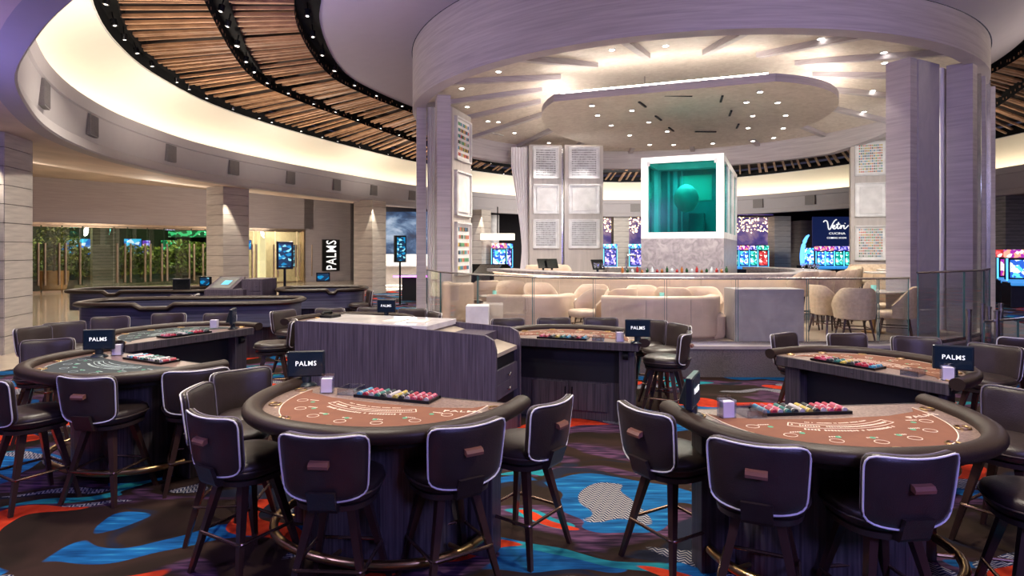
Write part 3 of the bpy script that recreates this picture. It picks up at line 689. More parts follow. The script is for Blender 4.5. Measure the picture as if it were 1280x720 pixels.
# ================= GAMING TABLES AND STOOLS =================
def stool_proto():
    t=thing('swivel_stool','x','stool')
    # seat cushion
    b=B(); b.lathe([(.05,.595),(.19,.6),(.225,.615),(.238,.645),(.24,.67),(.232,.695),(.2,.712),(.12,.722),(.02,.725)],32,ex=2.7); seat=b.build('seat',leather,t,True,ang=60)
    b=B()
    def sq(r,z,n=40,ex=2.7):
        o=[]
        for k in range(n):
            a=2*PI*k/n; c,s=math.cos(a),math.sin(a); q=(abs(c)**ex+abs(s)**ex)**(-1/ex); o.append((r*c*q,r*s*q,z))
        return o
    b.tube(sq(.243,.655),.0055,6,closed=True); b.build('seat_welt',M('dark_welt',(.07,.05,.045),.35),seat,True)
    b=B(); b.lathe([(.2,.565),(.215,.57),(.22,.6),(.05,.6)],28,ex=2.6); b.build('seat_pan',leather,t,True,ang=60)
    # back pad: rounded rectangle bent around the sitter
    RC=.5; TH_=.03
    def outline(n=64):
        o=[]
        for k in range(n):
            a=2*PI*k/n; c,s=math.cos(a),math.sin(a); ex=7.5; q=(abs(c)**ex+abs(s)**ex)**(-1/ex)
            o.append((c*q,s*q))
        return o
    OL=outline()
    def bend(u,v,off):
        # u,v in -1..1; width grows upward, top edge dips in the middle, bottom bows down
        w=.242+.012*v; zc=.82; z=zc+.19*v
        if v>0: z-=.018*(1-u*u)*v
        else: z+=.03*(u*u)*(-v)
        a=u*w/RC; lean=.05*(v*.5+.5)
        r=RC+off
        return (r*math.sin(a),-(r*math.cos(a)-RC)-.235-lean+.0,z)
    vs=[]; prof=[(0,.86),(.25,1.0),(.55,1.0),(.8,.93),(.93,.7),(1.0,.28)]
    n=len(OL)
    # back skin (outward) then front skin
    rings=[(s,-1,t_) for s,t_ in prof[1:]]
    vs.append(bend(0,0,TH_)); 
    for s,sg,t_ in rings: vs+= [bend(u*s,v*s,TH_*t_) for u,v in OL]
    for s,sg,t_ in reversed(rings): vs+= [bend(u*s*.995,v*s*.995,-TH_*t_*1.1) for u,v in OL]
    vs.append(bend(0,0,-TH_*1.1)); fs=[]
    nr=len(rings)*2
    for k in range(n): fs.append((0,1+k,1+(k+1)%n)); fs.append((len(vs)-1,1+(nr-1)*n+(k+1)%n,1+(nr-1)*n+k))
    for r in range(nr-1):
        for k in range(n): fs.append((1+r*n+k,1+r*n+(k+1)%n,1+(r+1)*n+(k+1)%n,1+(r+1)*n+k))
    b=B(); b.add(vs,fs); back=b.build('backrest',leather,t,True,ang=75)
    b=B(); b.tube([bend(u*.965,v*.965,TH_*.72) for u,v in OL],.0052,6,closed=True); b.build('piping',piping,back,True)
    b=B(); b.tube([bend(u*.985,v*.985,-TH_*.6) for u,v in OL],.004,6,closed=True); b.build('piping',M('dark_piping',(.2,.17,.2),.4),back,True)
    # wooden pull handle on the rear
    x,y,z=bend(0,0.14,TH_)
    b=B(); b.sweep([(-.052,0),(.052,0)],[(-.006,-.004),(-.036,-.012),(-.04,.004),(-.03,.02),(-.006,.026)]); b.build('pull_handle',handlewood,t,loc=(0,y+.004,z))
    # bracket
    b=B(); b.sweep([(-.075,0),(.075,0)],[(-.265,.60),(-.285,.66),(-.30,.70),(-.275,.70),(-.255,.64),(-.18,.60),(-.18,.575),(-.25,.58)]); b.build('back_bracket',leather,t)
    b=B(); b.lathe([(.09,.535),(.12,.54),(.12,.568),(.06,.57)],16); b.build('swivel_plate',blackmetal,t)
    for sx in (-1,1):
        for sy in (-1,1):
            b=B(); top=(.105*sx,.105*sy,.56); bot=(.225*sx,.225*sy,.0)
            vs=[]
            for (px,py,pz),h in ((top,.024),(bot,.0135)):
                for q,w_ in ((-1,-1),(1,-1),(1,1),(-1,1)): vs.append((px+q*h,py+w_*h,pz))
            b.add(vs,[(0,1,2,3),(7,6,5,4),(0,4,5,1),(1,5,6,2),(2,6,7,3),(3,7,4,0)]); b.build('leg',legwood,t)
    b=B(); rr_=.192; pts_=[]
    for qx,qy,a0 in ((1,1,0),(-1,1,90),(-1,-1,180),(1,-1,270)):
        for k in range(5):
            a=R(a0+k*22.5); pts_.append((qx*(rr_-.03)+.03*math.cos(a),qy*(rr_-.03)+.03*math.sin(a),.245))
    b.tube(pts_,.0105,8,closed=True); b.build('foot_ring',M('dark_bronze_ring',(.3,.19,.14),.25,.9),t,True)
    return t
SP=stool_proto(); STR=tree(SP); sfirst=[True]
def stool(x,y,face,label,group):
    """(x,y): middle of the backrest top; face: direction the sitter looks"""
    l=math.hypot(*face); fx,fy=face[0]/l,face[1]/l; rz=math.atan2(fy,fx)-PI/2
    o=SP if sfirst[0] else copy_tree(SP,STR); sfirst[0]=False
    o.location=(x+fx*.27,y+fy*.27,0); o.rotation_euler=(0,0,rz); o['label']=label; o['group']=group; return o
def bx_(px,py): return U(px,py,1.0)
G1='stools around the left front rust felt table'; G2='stools around the right front rust felt table'; G3='stools around the near black felt table'; G4='stools around the far black felt table'
G5='stools around the centre rust felt table'; G6='stools around the right rear rust felt table'; G9='stools behind the wooden pit console'
for (px,py,f,l,g) in [
 (402,542,(.06,1),'dark leather stool, back square to us, at the front of the left front table',G1),
 (588,528,(-.53,.85),'dark leather stool at right front of left front table, back edge rising rightward',G1),
 (696,500,(-.80,.60),'dark leather stool turned sharply left at the right end of the left front table',G1),
 (258,517,(.5,.86),'dark leather stool at left front of left front table, handle side facing us',G1),
 (240,484,(.93,.1),'dark leather stool seen side-on, middle of three left of left front table',G1),
 (300,461,(.72,-.7),'dark leather stool facing us, furthest of three left of the left front table',G1),
 (800,509,(.86,.5),'dark leather stool at left end of the right front table, turned right',G2),
 (946,552,(.42,.9),'dark leather stool, back to us, before the left half of right front table',G2),
 (1146,567,(-.1,1),'dark leather stool, back square to us, before the right half of right front table',G2),
 (103,470,(.12,1),'dark leather stool with back square to us at the near black felt table',G3),
 (246,461,(-.5,.87),'dark leather stool at the right end of the near black felt table, back angled right',G3),
 (60,423,(.5,-.86),'dark leather stool facing us behind the left end of the near black felt table',G3),
 (276,391,(.1,-1),'tan lit stool facing us, rightmost behind the far black felt table',G4),
 (212,391,(.2,-.98),'tan lit stool facing us, second from right behind the far black felt table',G4),
 (138,395,(.45,-.88),'stool facing us, third from right behind the far black felt table',G4),
 (80,402.0,(.75,-.66),'stool angled to the right at the left end of the far black felt table',G4),
 (38,408,(.98,-.2),'small-looking stool seen from its side furthest left at the far black felt table',G4),
 (692,396.5,(.05,-1),'stool facing us left of centre behind the centre rust felt table',G5),
 (751,396.5,(-.08,-1),'stool facing us right of centre behind the centre rust felt table',G5),
 (634,397.5,(.25,-.97),'stool facing us beside the console end behind the centre rust felt table',G5),
 (815,399,(-.6,-.8),'stool angled behind the monitor of the centre rust felt table',G5),
 (852,405,(-.93,-.35),'stool facing left, further of two at the right end of the centre table',G5),
 (860,415.5,(-.84,.42),'stool with piped back to the right, nearer of two right of centre table',G5),
 (976,416,(.55,-.84),'stool facing us at the left end of the right rear table',G6),
 (1056,416,(.1,-1),'stool facing us, second from left behind the right rear table',G6),
 (1144,420,(-.35,-.94),'stool facing us, third from left behind the right rear table',G6),
 (1246,430,(-.85,-.5),'stool angled left behind the navy monitor of the right rear table',G6),
 (413,384.5,(.05,-1),'stool facing us left of the small lit monitor behind the console',G9),
 (465,383.5,(0,-1),'stool facing us directly behind the small lit monitor past the console',G9),
 (516,385,(-.1,-1),'stool facing us right of the small lit monitor behind the console',G9),
 (546,390,(-.85,-.5),'stool turned left at the right end of the table behind the console',G9),
 (352,387.5,(.85,-.5),'tan stool facing right at the left edge of the table behind the console',G9)]:
    x,y=bx_(px,py); stool(x,y,f,l,g)
stool(-3.87,4.5,(.5,.87),'dark stool cut off by the left edge at the near black table',G3)
stool(2.98,3.05,(-.93,.3),'dark stool cut off at the right edge by the right front table',G2)
stool(3.50,4.15,(-.85,-.5),'dark leather stool facing us at the far right corner of the right front table',G2)
stool(-2.95,8.25,(-.95,-.3),'stool tucked behind the side-on blue monitor of the far black table',G4)
for (px,py,f,l) in [(464,352,(-.8,-.4),'small distant stool at the right end of the far right tub table')]:
    x,y=U(px,py,1.0); y=14.2; x=X(px,y); stool(x,y,f,l,None); 
for o in bpy.data.objects:
    if o.get('group') is None and 'group' in o: del o['group']
# ---------------- D-shaped card tables ----------------
TW_,TD_=.885,1.0
def Dpath(off=0,n=40,ex=2.35,back=0.0,a0=0,a1=PI):
    o=[]
    for k in range(n+1):
        t=a0+(a1-a0)*k/n; c,s=math.cos(t),math.sin(t); q=(abs(c)**ex+abs(s)**ex)**(-1/ex)
        o.append(((TW_-off)*c*q,back+(TD_-off-back)*max(0,s*q)))
    return o
def table(ctr,fy,felt,label,group,cups=((-1,1)),sc=1.0):
    l=math.hypot(*fy); fy=(fy[0]/l,fy[1]/l); rz=math.atan2(fy[1],fy[0])-PI/2
    t=thing('card_table',label,'gaming table',(ctr[0],ctr[1],0),rz,group); t.scale=(sc,sc,1)
    # body
    b=B(); b.prism([(-.62,.22),(.62,.22)]+[p for p in Dpath(.33,24,2.2,.22) ],.07,.84); b.build('body',tablewood,t)
    b=B(); b.prism([(-.60,.24),(.60,.24)]+[p for p in Dpath(.37,20,2.2,.24)],0,.07); b.build('plinth_base',darkin,t)
    # dealer side: two panels, recess and doors
    for s in (-1,1):
        b=B(); b.box(s*.68,.14,0,.17,.16,.84,bev=.006); b.build('side_panel',tablewood,t)
    b=B(); b.box(0,.205,.44,1.19,.02,.40); b.build('recess',darkin,t)
    b=B(); b.box(0,.215,0,1.19,.03,.44); b.build('lower_front',tablewood,t)
    for s in (-1,1):
        b=B(); b.box(0,0,.1,.44,.018,.32,bev=.004); d_=b.build('cabinet_door',tablewood,t,loc=(s*.225,.19,0))
        b=B(); b.tube([(0,-.018,.28),(0,-.018,.37)],.007,8); b.build('door_handle',blackmetal,d_,loc=(-s*.185,0,0))
    # top
    top=[p for p in Dpath(.05)]
    b=B(); b.prism(top,.88,.93); b.build('tabletop',speck if felt is feltbrown else darkspeck,t)
    b=B(); b.box(0,.0,.84,2*(TW_-.07),.03,.09,bev=.006); ap=b.build('dealer_apron',tablewood,t)
    for s in (-.5,0,.5):
        b=B(); b.tube([(s,-.018,.885),(s,-.014,.885)],.008,10); b.build('apron_stud',steel,ap)
    # felt field: lens inside the rim
    fl=[(x*.86,.11+(y-.0)*.87) for x,y in Dpath(.09,40,2.1)]
    fl=[(x,min(y,1.2)) for x,y in fl]
    back=[(-.62,.2),(-.4,.27),(0,.3),(.4,.27),(.62,.2)]
    b=B(); b.prism(fl+back,.93,.9335); b.build('felt',felt,t)
    # inlay line
    b=B(); b.sweep([(x*1.012,(y-.5)*1.012+.5) for x,y in fl],[(0,.93),(.006,.93),(.006,.934),(0,.934)]); b.build('felt_border',printmat if felt is feltbrown else printgrey,t)
    # printed layout
    pm=printmat if felt is feltbrown else printgrey
    b=B()
    def arc(cx,cy,r,a0,a1,w=.004,n=14,sy=1):
        pts=[(cx+r*math.cos(R(a0+(a1-a0)*k/n)),cy+sy*r*math.sin(R(a0+(a1-a0)*k/n))) for k in range(n+1)]
        b.sweep(pts,[(-w,.9336),(w,.9336),(w,.9345),(-w,.9345)])
    for k in range(7):
        a=R(22+22.7*k); cx,cy=.58*math.cos(a),.2+.54*math.sin(a)
        arc(cx,cy,.036,0,360,.002,18,.9)
        g2=(cx*.86,.22+(cy-.22)*.86); 
        for q in range(-2,3): b.box(g2[0]+q*.014,g2[1],.9336,.008,.013,.001,a-PI/2)
    arc(0,-.12,.62,58,122,.0025,24); arc(0,-.12,.55,58,122,.0025,24)
    for e in (58,122): b.sweep([(.55*math.cos(R(e)),-.12+.55*math.sin(R(e))),(.62*math.cos(R(e)),-.12+.62*math.sin(R(e)))],[(-.003,.9336),(.003,.9336),(.003,.9345),(-.003,.9345)])
    rnd=random.Random(2)
    for rad,ch,e0,e1 in ((.585,.018,60,120),(.66,.022,66,114),(.51,.012,68,112)):
        st=math.degrees(ch*.8/rad); e=e0
        while e<e1:
            if rnd.random()>.14: b.box(rad*math.cos(R(e)),-.12+rad*math.sin(R(e)),.9336,ch*.5,ch*rnd.uniform(.7,1.1),.001,R(e)-PI/2)
            e+=st
    tag(b.build('printed_layout',pm,t),kind='stuff')
    b=B()
    for k in range(7):
        a=R(28+20.7*k); b.tube([(.5*math.cos(a),.2+.47*math.sin(a),.9336),(.5*math.cos(a),.2+.47*math.sin(a),.9347)],.016,10)
    tag(b.build('green_spot',printgreen,t),kind='stuff')
    if felt is feltbrown: text('printed_word','PALMS',.055,pm,t,(-.60,.3,.935),(0,0,PI+.25),.0006,squash=1.5)
    # rail
    rail=[(x,y,.945) for x,y in Dpath(.005,44,2.35)]
    rail=[(rail[0][0],-.03,.945)]+rail+[(rail[-1][0],-.03,.945)]
    b=B(); b.sweep([(p[0],p[1]) for p in rail],[(.062*math.cos(R(a)),.945+(.042*math.sin(R(a)) if math.sin(R(a))>0 else .055*math.sin(R(a)))) for a in range(0,360,24)])
    b.build('padded_rail',railleather,t,True,ang=60)
    b=B(); b.sweep([(x,y) for x,y in Dpath(.06)],[(-.0,.85),(.03,.85),(.03,.9),(-.0,.9)]); b.build('rail_support',blackmetal,t)
    # brass cup holders
    for k in range(7):
        a=R(10+26.7*k); x,y=(TW_-.125)*math.cos(a),(TD_-.125)*math.sin(a)
        c_=abs(math.cos(a)); q=(abs(math.cos(a))**2.35+abs(math.sin(a))**2.35)**(-1/2.35)
        b=B(); b.tube([(0.038*math.cos(2*PI*j/16),.038*math.sin(2*PI*j/16),.935) for j in range(16)],.006,6,closed=True); b.build('cup_ring',brass,t,True,loc=(x*q,y*q,0))
    # brass foot rail
    fp=[(x,y,.16) for x,y in Dpath(.16,24,2.2,.25)]
    b=B(); b.tube(fp,.028,10); fr_=b.build('foot_rail',brass,t,True)
    for k in (3,12,21):
        x,y,_=fp[k]; b=B(); b.tube([(x,y,.16),(x*.84,.25+(y-.25)*.82,.16)],.014,8); b.build('rail_bracket',brass,fr_,True)
    b=B(); b.tube([(.64,.05,.78),(.70,.05,.78)],.045,12); b.build('cup_hook',blackmetal,t)
    return t,rz
def fr2(T,lx,ly):
    rz=T[1]; o=T[0].location; return (o.x+lx*math.cos(rz)-ly*math.sin(rz),o.y+lx*math.sin(rz)+ly*math.cos(rz))
def monitor(x,y,z,face,label,word='PALMS',lit=True,wd=.27,hd=.19,dim=False):
    rz=math.atan2(face[1],face[0])+PI/2
    t=thing('table_monitor',label,'monitor',(x,y,z),rz,'small monitors on the gaming tables')
    b=B(); b.lathe([(.075,0),(.08,.006),(.06,.022),(.035,.028),(.035,.07)],18,sy=.8); b.build('monitor_base',monbody,t,True)
    b=B(); b.box(0,.0,0,wd,.04,hd,bev=.008); h=b.build('housing',monbody,t,loc=(0,0,.07))
    b=B(); b.add([(-.09,.02,.02),(.09,.02,.02),(.09,.02,hd-.02),(-.09,.02,hd-.02),(-.06,.075,.015),(.06,.075,.015),(.05,.045,hd-.05),(-.05,.045,hd-.05)],[(0,1,2,3),(7,6,5,4),(0,4,5,1),(1,5,6,2),(2,6,7,3),(3,7,4,0)]); b.build('rear_shell',monbody,h)
    b=B(); b.box(0,-.0215,.012,wd-.03,.003,hd-.024); b.build('screen',bluescreen if lit else blackscreen,h)
    if word: text('screen_word',word,.05,whitelit,h,(0,-.025,hd*.52),(PI/2,0,0),.0008)
    if not lit: pass
    return t
ORD=['first','second','third','fourth','fifth','sixth','seventh','eighth','ninth','tenth','eleventh','twelfth']
def chip_tray(T,name,lx=0,pal=('blue','red','pink','green','black','white','yellow','black','red','pink','red','pink'),rev=False,lw=.56):
    x,y=fr2(T,lx,.115); t=thing('chip_tray','black chip tray set in the dealer edge of the '+name,'tray',(x,y,.932),T[1],'chip trays of the card tables')
    b=B(); b.box(0,0,0,lw,.17,.008); b.build('tray_base',darkin,t)
    for (a,c,sx,sy) in ((0,.085,lw+.02,.012),(0,-.085,lw+.02,.012),(lw/2,0,.012,.17),(-lw/2,0,.012,.17)):
        b=B(); b.box(a,c,0,sx,sy,.018); b.build('tray_rim',blackmetal,t)
    pal=pal[::-1] if rev else pal
    n=len(pal); r=min(.017,lw/n*.42)
    for i,cn in enumerate(pal):
        u=-lw/2+lw*(i+.5)/n; xx,yy=fr2(T,lx+u,.115)
        b=B(); ln=.165 if i%3 else .14
        k=int(ln/.0115)
        for j in range(k):
            y0_=-ln/2+j*.0115; b.cur=1 if j%6==5 else 0; b.tube([(0,y0_,0),(0,y0_+.0105,0)],r,10)
        key=(cn,k,round(r,4))
        o=b.build('chip_row',None,None,mats=[chipm[cn],chipm['white']],loc=(xx,yy,.938+r*.75),rz=T[1])
        col={'pink':'rose'}.get(cn,cn)
        order=(n-1-i) if rev else i
        tag(o,f'{ORD[order]} row of chips from the left, {col}, in the tray of the {name}','chips','rows of chips in the tray of the '+name)
def card_box(T,lx,ly,name,face):
    x,y=fr2(T,lx,ly); t=thing('card_holder','upright block of lavender cards in a clear stand on the '+name,'card holder',(x,y,.932),math.atan2(face[1],face[0])+PI/2,'card stands on the gaming tables')
    b=B(); b.box(0,0,.004,.075,.05,.095); b.build('card_block',lavender,t)
    b=B(); b.box(0,.032,0,.09,.004,.125); b.box(0,-.0,0,.09,.07,.004); b.box(.043,0,0,.004,.07,.11); b.box(-.043,0,0,.004,.07,.11); b.build('clear_stand',acryl,t)
def discard(T,lx,ly,name):
    x,y=fr2(T,lx,ly); t=thing('discard_tray','clear acrylic discard tray beside the chips on the '+name,'tray',(x,y,.932),T[1]+.1,'clear trays beside the chip rows')
    b=B(); b.box(0,0,0,.13,.17,.008); b.build('tray_floor',acryl,t)
    for (a,c,sx,sy) in ((0,.08,.13,.006),(0,-.08,.13,.006),(.062,0,.006,.17),(-.062,0,.006,.17)):
        b=B(); b.box(a,c,.0,sx,sy,.045); b.build('tray_wall',acryl,t)
GT='D-shaped card tables of the pit'
T1=table((-.77,4.30),(-.34,-.94),feltbrown,'D-shaped card table with rust felt, left front of the pit',GT)
T2=table((1.88,3.95),(.10,-1),feltbrown,'D-shaped card table with rust felt, right front of the pit',GT)
T3=table((-3.31,5.72),(-.47,-.88),feltblack,'D-shaped card table with black felt, the nearer one at left',GT)
T4=table((-3.78,7.25),(-.88,.475),feltblack,'D-shaped card table with black felt, the further one at left',GT)
T5=table((.60,6.86),(.31,.95),feltbrown,'D-shaped card table with rust felt, right of the console, dealer side to us',GT)
T6=table((2.94,5.24),(.85,.52),feltbrown,'D-shaped card table with rust felt, right rear, long dealer side to us',GT,sc=.9)
T9=table((-2.3,8.45),(.08,1),feltblack,'dark card table mostly hidden behind the wooden console',GT)
NM={'a':'left front table','b':'right front table','c':'near black table','d':'far black table','e':'centre table','f':'right rear table'}
chip_tray(T1,NM['a'],-.02,rev=True); chip_tray(T2,NM['b'],.08,rev=True)
chip_tray(T3,NM['c'],-.05,('white','blue','red','white','green','black','green','white','black','red'),rev=True)
chip_tray(T4,NM['d'],-.05,('pink','red','black','white','green','red','red','black'))
chip_tray(T5,NM['e'],-.05,('pink','red','black','yellow','green','blue','black','red','blue'))
chip_tray(T6,NM['f'],-.12,('red','pink','black','green','yellow','black','red','red','blue'))
x,y=U(383,482,.93); monitor(x,y,.93,(.18,-1),'black table monitor facing us on the left end of the left front table')
card_box(T1,.53,.15,NM['a'],(.1,-1)); discard(T1,.36,.1,NM['a'])
x,y=U(866,521,.93); monitor(x,y,.93,(.90,-.45),'dark blue table monitor turned side-on at the left end of the right front table')
card_box(T2,.60,.2,NM['b'],(.2,-1)); discard(T2,.43,.15,NM['b'])
x,y=U(124,446,.93); monitor(x,y,.93,(.18,-1),'black table monitor facing us at the back corner of the near black table')
card_box(T3,.52,.10,NM['c'],(.3,-1))
x,y=U(291,411,.93); monitor(x,y,.93,(1,.25),'blue-backed table monitor seen edge-on at the right end of the far black table',None)
card_box(T4,.60-1.2+.0,.1,NM['d'],(.3,-1)) if False else None
x,y=U(268,410,.93); 
t=thing('card_holder','upright block of lavender cards in a clear stand on the far black table','card holder',(x,y,.932),0,'card stands on the gaming tables'); b=B(); b.box(0,0,.004,.085,.06,.10); b.build('card_block',lavender,t)
x,y=U(797,429,.93); monitor(x,y,.93,(-.1,-1),'black table monitor with tilted head at the right end of the centre table')
card_box(T5,.72-.12,.09,NM['e'],(0,-1)); discard(T5,.36,.1,NM['e'])
x,y=U(1191,473,.93); monitor(x,y,.93,(-.5,-1),'navy lit table monitor facing us at the near end of the right rear table')
card_box(T6,.66,.14,NM['f'],(-.4,-1)); discard(T6,.42,.12,NM['f'])
x,y=U(483,397,.97); monitor(X(483,9.0),9.0,.95,(0,-1),'small lit monitor whose top peeks over the wooden console','PALMS')
# card shuffler on right front table far edge
# ---------------- wooden console ----------------
cA=(-2.44,6.83); cB=(-.16,6.0); cl=math.hypot(cB[0]-cA[0],cB[1]-cA[1]); cr=math.atan2(cB[1]-cA[1],cB[0]-cA[0]); cdp=.76
def console(loc,rz,L,D,label,simple=False,hgt=1.15):
    t=thing('pit_console',label,'console',(*loc,0),rz)
    def panel(y,name,x0=0):
        pts=[(0,0),(L,0),(L,hgt-.2),(L-.03,hgt-.1),(L-.12,hgt-.055),(L*.62,hgt-.02),(L*.6,hgt-.005),(.0,hgt-.0)]
        b=B(); n=len(pts); vs=[(a,y-.02,c) for a,c in pts]+[(a,y+.02,c) for a,c in pts]
        b.add(vs,[tuple(range(n)),tuple(reversed(range(n,2*n)))]+[(k,(k+1)%n,n+(k+1)%n,n+k) for k in range(n)]); b.build(name,consolewood,t)
    panel(.02,'front_panel'); panel(D-.02,'rear_panel')
    b=B(); b.box(.02,D/2,0,.04,D-.08,hgt-.02); b.build('end_panel',consolewood,t)
    b=B(); b.box(L*.45,D/2,0,L*.88,D-.08,hgt-.10); b.build('carcass',consolewood,t)
    b=B(); b.box(L*.37,D/2,hgt-.05,L*.62,D-.04,.06,bev=.006); b.build('white_worktop',M('glossy_white_top',(.78,.74,.72),.08),t)
    for k in range(2):
        b=B(); b.box(L*(.45+.12*k),D*.45,hgt+.011,.2,.28,.004,.2*k); b.build('paper_sheet',M('pale_paper',(.8,.72,.62),.6),t)
    # sloped desk at the right end
    b=B(); x0,x1=L*.66,L-.03; b.add([(x0,.05,hgt-.06),(x1,.05,hgt-.25),(x1,D-.05,hgt-.25),(x0,D-.05,hgt-.06),(x0,.05,hgt-.09),(x1,.05,hgt-.29),(x1,D-.05,hgt-.29),(x0,D-.05,hgt-.09)],[(0,1,2,3),(7,6,5,4),(0,4,5,1),(1,5,6,2),(2,6,7,3),(3,7,4,0)]); b.build('sloped_desk',M('cream_desk_lining',(.5,.42,.33),.5),t)
    b=B(); b.box(L*.80,D*.55,hgt-.16,.4,.36,.02); o=b.build('desk_screen',blackscreen,t,loc=(0,0,.0)); 
    # end face: recess, drawers, recess
    xe=L-.03
    b=B(); b.box(xe-.05,D/2,.0,.02,D-.08,hgt-.3); b.build('end_recess',darkin,t)
    b=B(); b.box(xe-.02,D/2,.0,.06,D-.08,.2); b.build('lower_shelf_front',consolewood,t)
    for k in range(2):
        z=hgt-.57-.15*k
        b=B(); b.box(xe-.01,D/2,z,.03,D-.09,.148,bev=.003); d_=b.build('drawer',consolewood,t)
        b=B(); b.tube([(xe+.03,D/2-.05,z+.075),(xe+.035,D/2,z+.06),(xe+.03,D/2+.05,z+.075)],.008,8); b.build('drawer_pull',steel,d_)
    return t
console(cA,cr,cl,cdp,'long purple-grey wooden console with white top in the middle of the pit')
t=thing('telephone','black telephone resting on the left end of the white-topped console','telephone',(-2.12,7.1,1.16),cr); b=B(); b.box(0,0,0,.16,.2,.035,bev=.01); b.build('phone_base',blackmetal,t); b=B(); b.tube([(-.05,-.08,.04),(-.05,-.07,.06),(-.05,.07,.06),(-.05,.08,.04)],.02,8); b.build('handset',blackmetal,t)
# ---------------- far tub tables ----------------
def tub_table(x,y,rz,L,W,label,notch=(.45,.62)):
    t=thing('tub_table',label,'gaming table',(x,y,0),rz)
    def outl(w,l,n=14,ex=4):
        o=[]
        for k in range(4*n):
            a=2*PI*k/(4*n); c,s=math.cos(a),math.sin(a); q=(abs(c)**ex+abs(s)**ex)**(-1/ex); o.append((l/2*c*q,w/2*s*q))
        return o
    b=B(); b.prism(outl(W*.6,L*.8),0,.62); b.build('pedestal',tablewood,t)
    o=outl(W-.1,L-.1); 
    b=B(); b.sweep(o,[(-.03,.58),(.03,.58),(.03,.97),(-.03,.97)],closed=True); b.build('tub_wall',M('blue_grey_laminate',(.11,.11,.16),.35,grain=(.6,.6,40),col2=(.05,.055,.09)),t,True)
    b=B(); b.prism(o,.58,.64); b.build('tub_floor',feltblack,t)
    def notchz(p): 
        return .93 if (p[1]<0 and notch[0]*L-L/2<p[0]<notch[1]*L-L/2) else 1.0
    ro=outl(W,L,28); b=B()
    path=[(p[0],p[1],notchz(p)) for p in ro]
    b.tube(path,.075,10,closed=True,ry=.045); b.build('padded_rail',railleather,t,True)
    b=B(); b.box((sum(notch)/2-.5)*L,-W/2+.28,.80,.55,.2,.02); tr_=b.build('dealer_tray',blackmetal,t)
    for i in range(8):
        b=B(); b.tube([((sum(notch)/2-.5)*L-.22+i*.06,-W/2+.21,.895),((sum(notch)/2-.5)*L-.22+i*.06,-W/2+.35,.895)],.018,8); b.build('chip_roll',chipm[['blue','blue','red','pink','black','green','red','white'][i]],tr_)
    return t
tub_table(-5.82,11.2,R(8),3.7,1.4,'long blue-sided tub table with padded rim left of the small pit stand',(.32,.47))
tub_table(-8.6,14.4,R(6),3.2,1.4,'shorter dark tub table with padded rim at far left before the glass doors',(.3,.4))
tub_table(-4.6,14.8,R(10),2.0,1.4,'blue-sided tub table beneath the vertical black sign',(.6,.7))
def small_stand(x,y,rz):
    t=thing('pit_stand','small wooden pit stand with laptop top and drawers before a stone column','console',(x,y,0),rz); t.scale=(.6,.8,1.12)
    b=B(); b.box(0,0,0,1.5,.8,.95,bev=.01); b.build('carcass',consolewood,t)
    b=B(); b.add([(-.72,-.38,.95),(.3,-.38,.95),(.3,.38,1.18),(-.72,.38,1.18),(-.72,.38,.95),(.3,.38,.95)],[(0,1,2,3),(0,4,5,1),(0,3,4),(1,5,2),(3,2,5,4)]); b.build('sloped_top',consolewood,t)
    b=B(); b.add([(-.6,-.33,.975),(.18,-.33,.975),(.18,.3,1.17),(-.6,.3,1.17)],[(0,1,2,3)]); s=b.build('glass_lid',M('grey_glossy_lid',(.15,.16,.17),.1),t)
    b=B(); b.add([(-.3,-.15,1.035),(-.0,-.15,1.035),(-.0,.1,1.112),(-.3,.1,1.112)],[(0,1,2,3)]); b.build('blue_card',M('lit_blue_card',(.1,.4,.6),emit=(.1,.5,.8),es=.6),t)
    for k in range(2):
        b=B(); b.box(-.2,-.405,.62-.27*k,.9,.03,.24,bev=.004); d_=b.build('drawer',consolewood,t); b=B(); b.tube([(-.25,-.43,.74-.27*k),(-.15,-.43,.74-.27*k)],.012,8); b.build('drawer_pull',steel,d_)
    b=B(); b.box(.95,.25,0,.8,.9,1.15,bev=.01); tower=b.build('drawer_tower',consolewood,t)
    for i in range(2):
        for k in range(4):
            b=B(); b.box(.76+.37*i,-.205,.25+.22*k,.34,.02,.2,bev=.003); d_=b.build('drawer',consolewood,t); b=B(); b.tube([(.75+.37*i,-.225,.35+.22*k),(.79+.37*i,-.225,.35+.22*k)],.01,6); b.build('drawer_pull',steel,d_)
small_stand(-6.4,13.85,R(-4))
# display kiosks on poles
def kiosk(px,d,zt,label,wd=.5,hh=.95,z0=1.25,rz=0,letters=True):
    t=thing('display_kiosk',label,'screen',(X(px,d),d,0),rz)
    b=B(); b.box(0,0,0,.45,.35,.03); b.build('foot_plate',blackmetal,t)
    b=B(); b.tube([(0,0,.03),(0,0,z0)],.035,10); b.build('pole',blackmetal,t)
    b=B(); b.box(0,0,z0,wd,.16,hh,bev=.015); h=b.build('screen_housing',blackmetal,t)
    b=B(); b.box(0,-.083,z0+.06,wd-.1,.006,hh-.12); b.build('screen',emis('kiosk_screen',[(0,(0,.03,.08)),(.55,(0,.25,.55)),(.8,(.3,.8,1))],(8,8,14),1.1) if 'kiosk_screen' not in MATS else MATS['kiosk_screen'],h)
kiosk(356,16.5,0,'black display kiosk with glowing blue screen in front of the entrance wall',.42,.75,1.42,R(25))
kiosk(500,21.5,0,'slim black display kiosk standing against the cloud screen',.42,.95,1.0+.5,R(40))
def lit_screen_thing(name,x,y,z,w,h,rz,mat,label,cat='screen',group=None,dp=.06):
    t=thing(name,label,cat,(x,y,z),rz,group); b=B(); b.box(0,0,0,w,dp,h,bev=.01); b.build('housing',blackmetal,t)
    b=B(); b.box(0,-dp/2-.003,.03,w-.06,.006,h-.06); b.build('screen',mat,t); return t
KS=MATS['kiosk_screen']
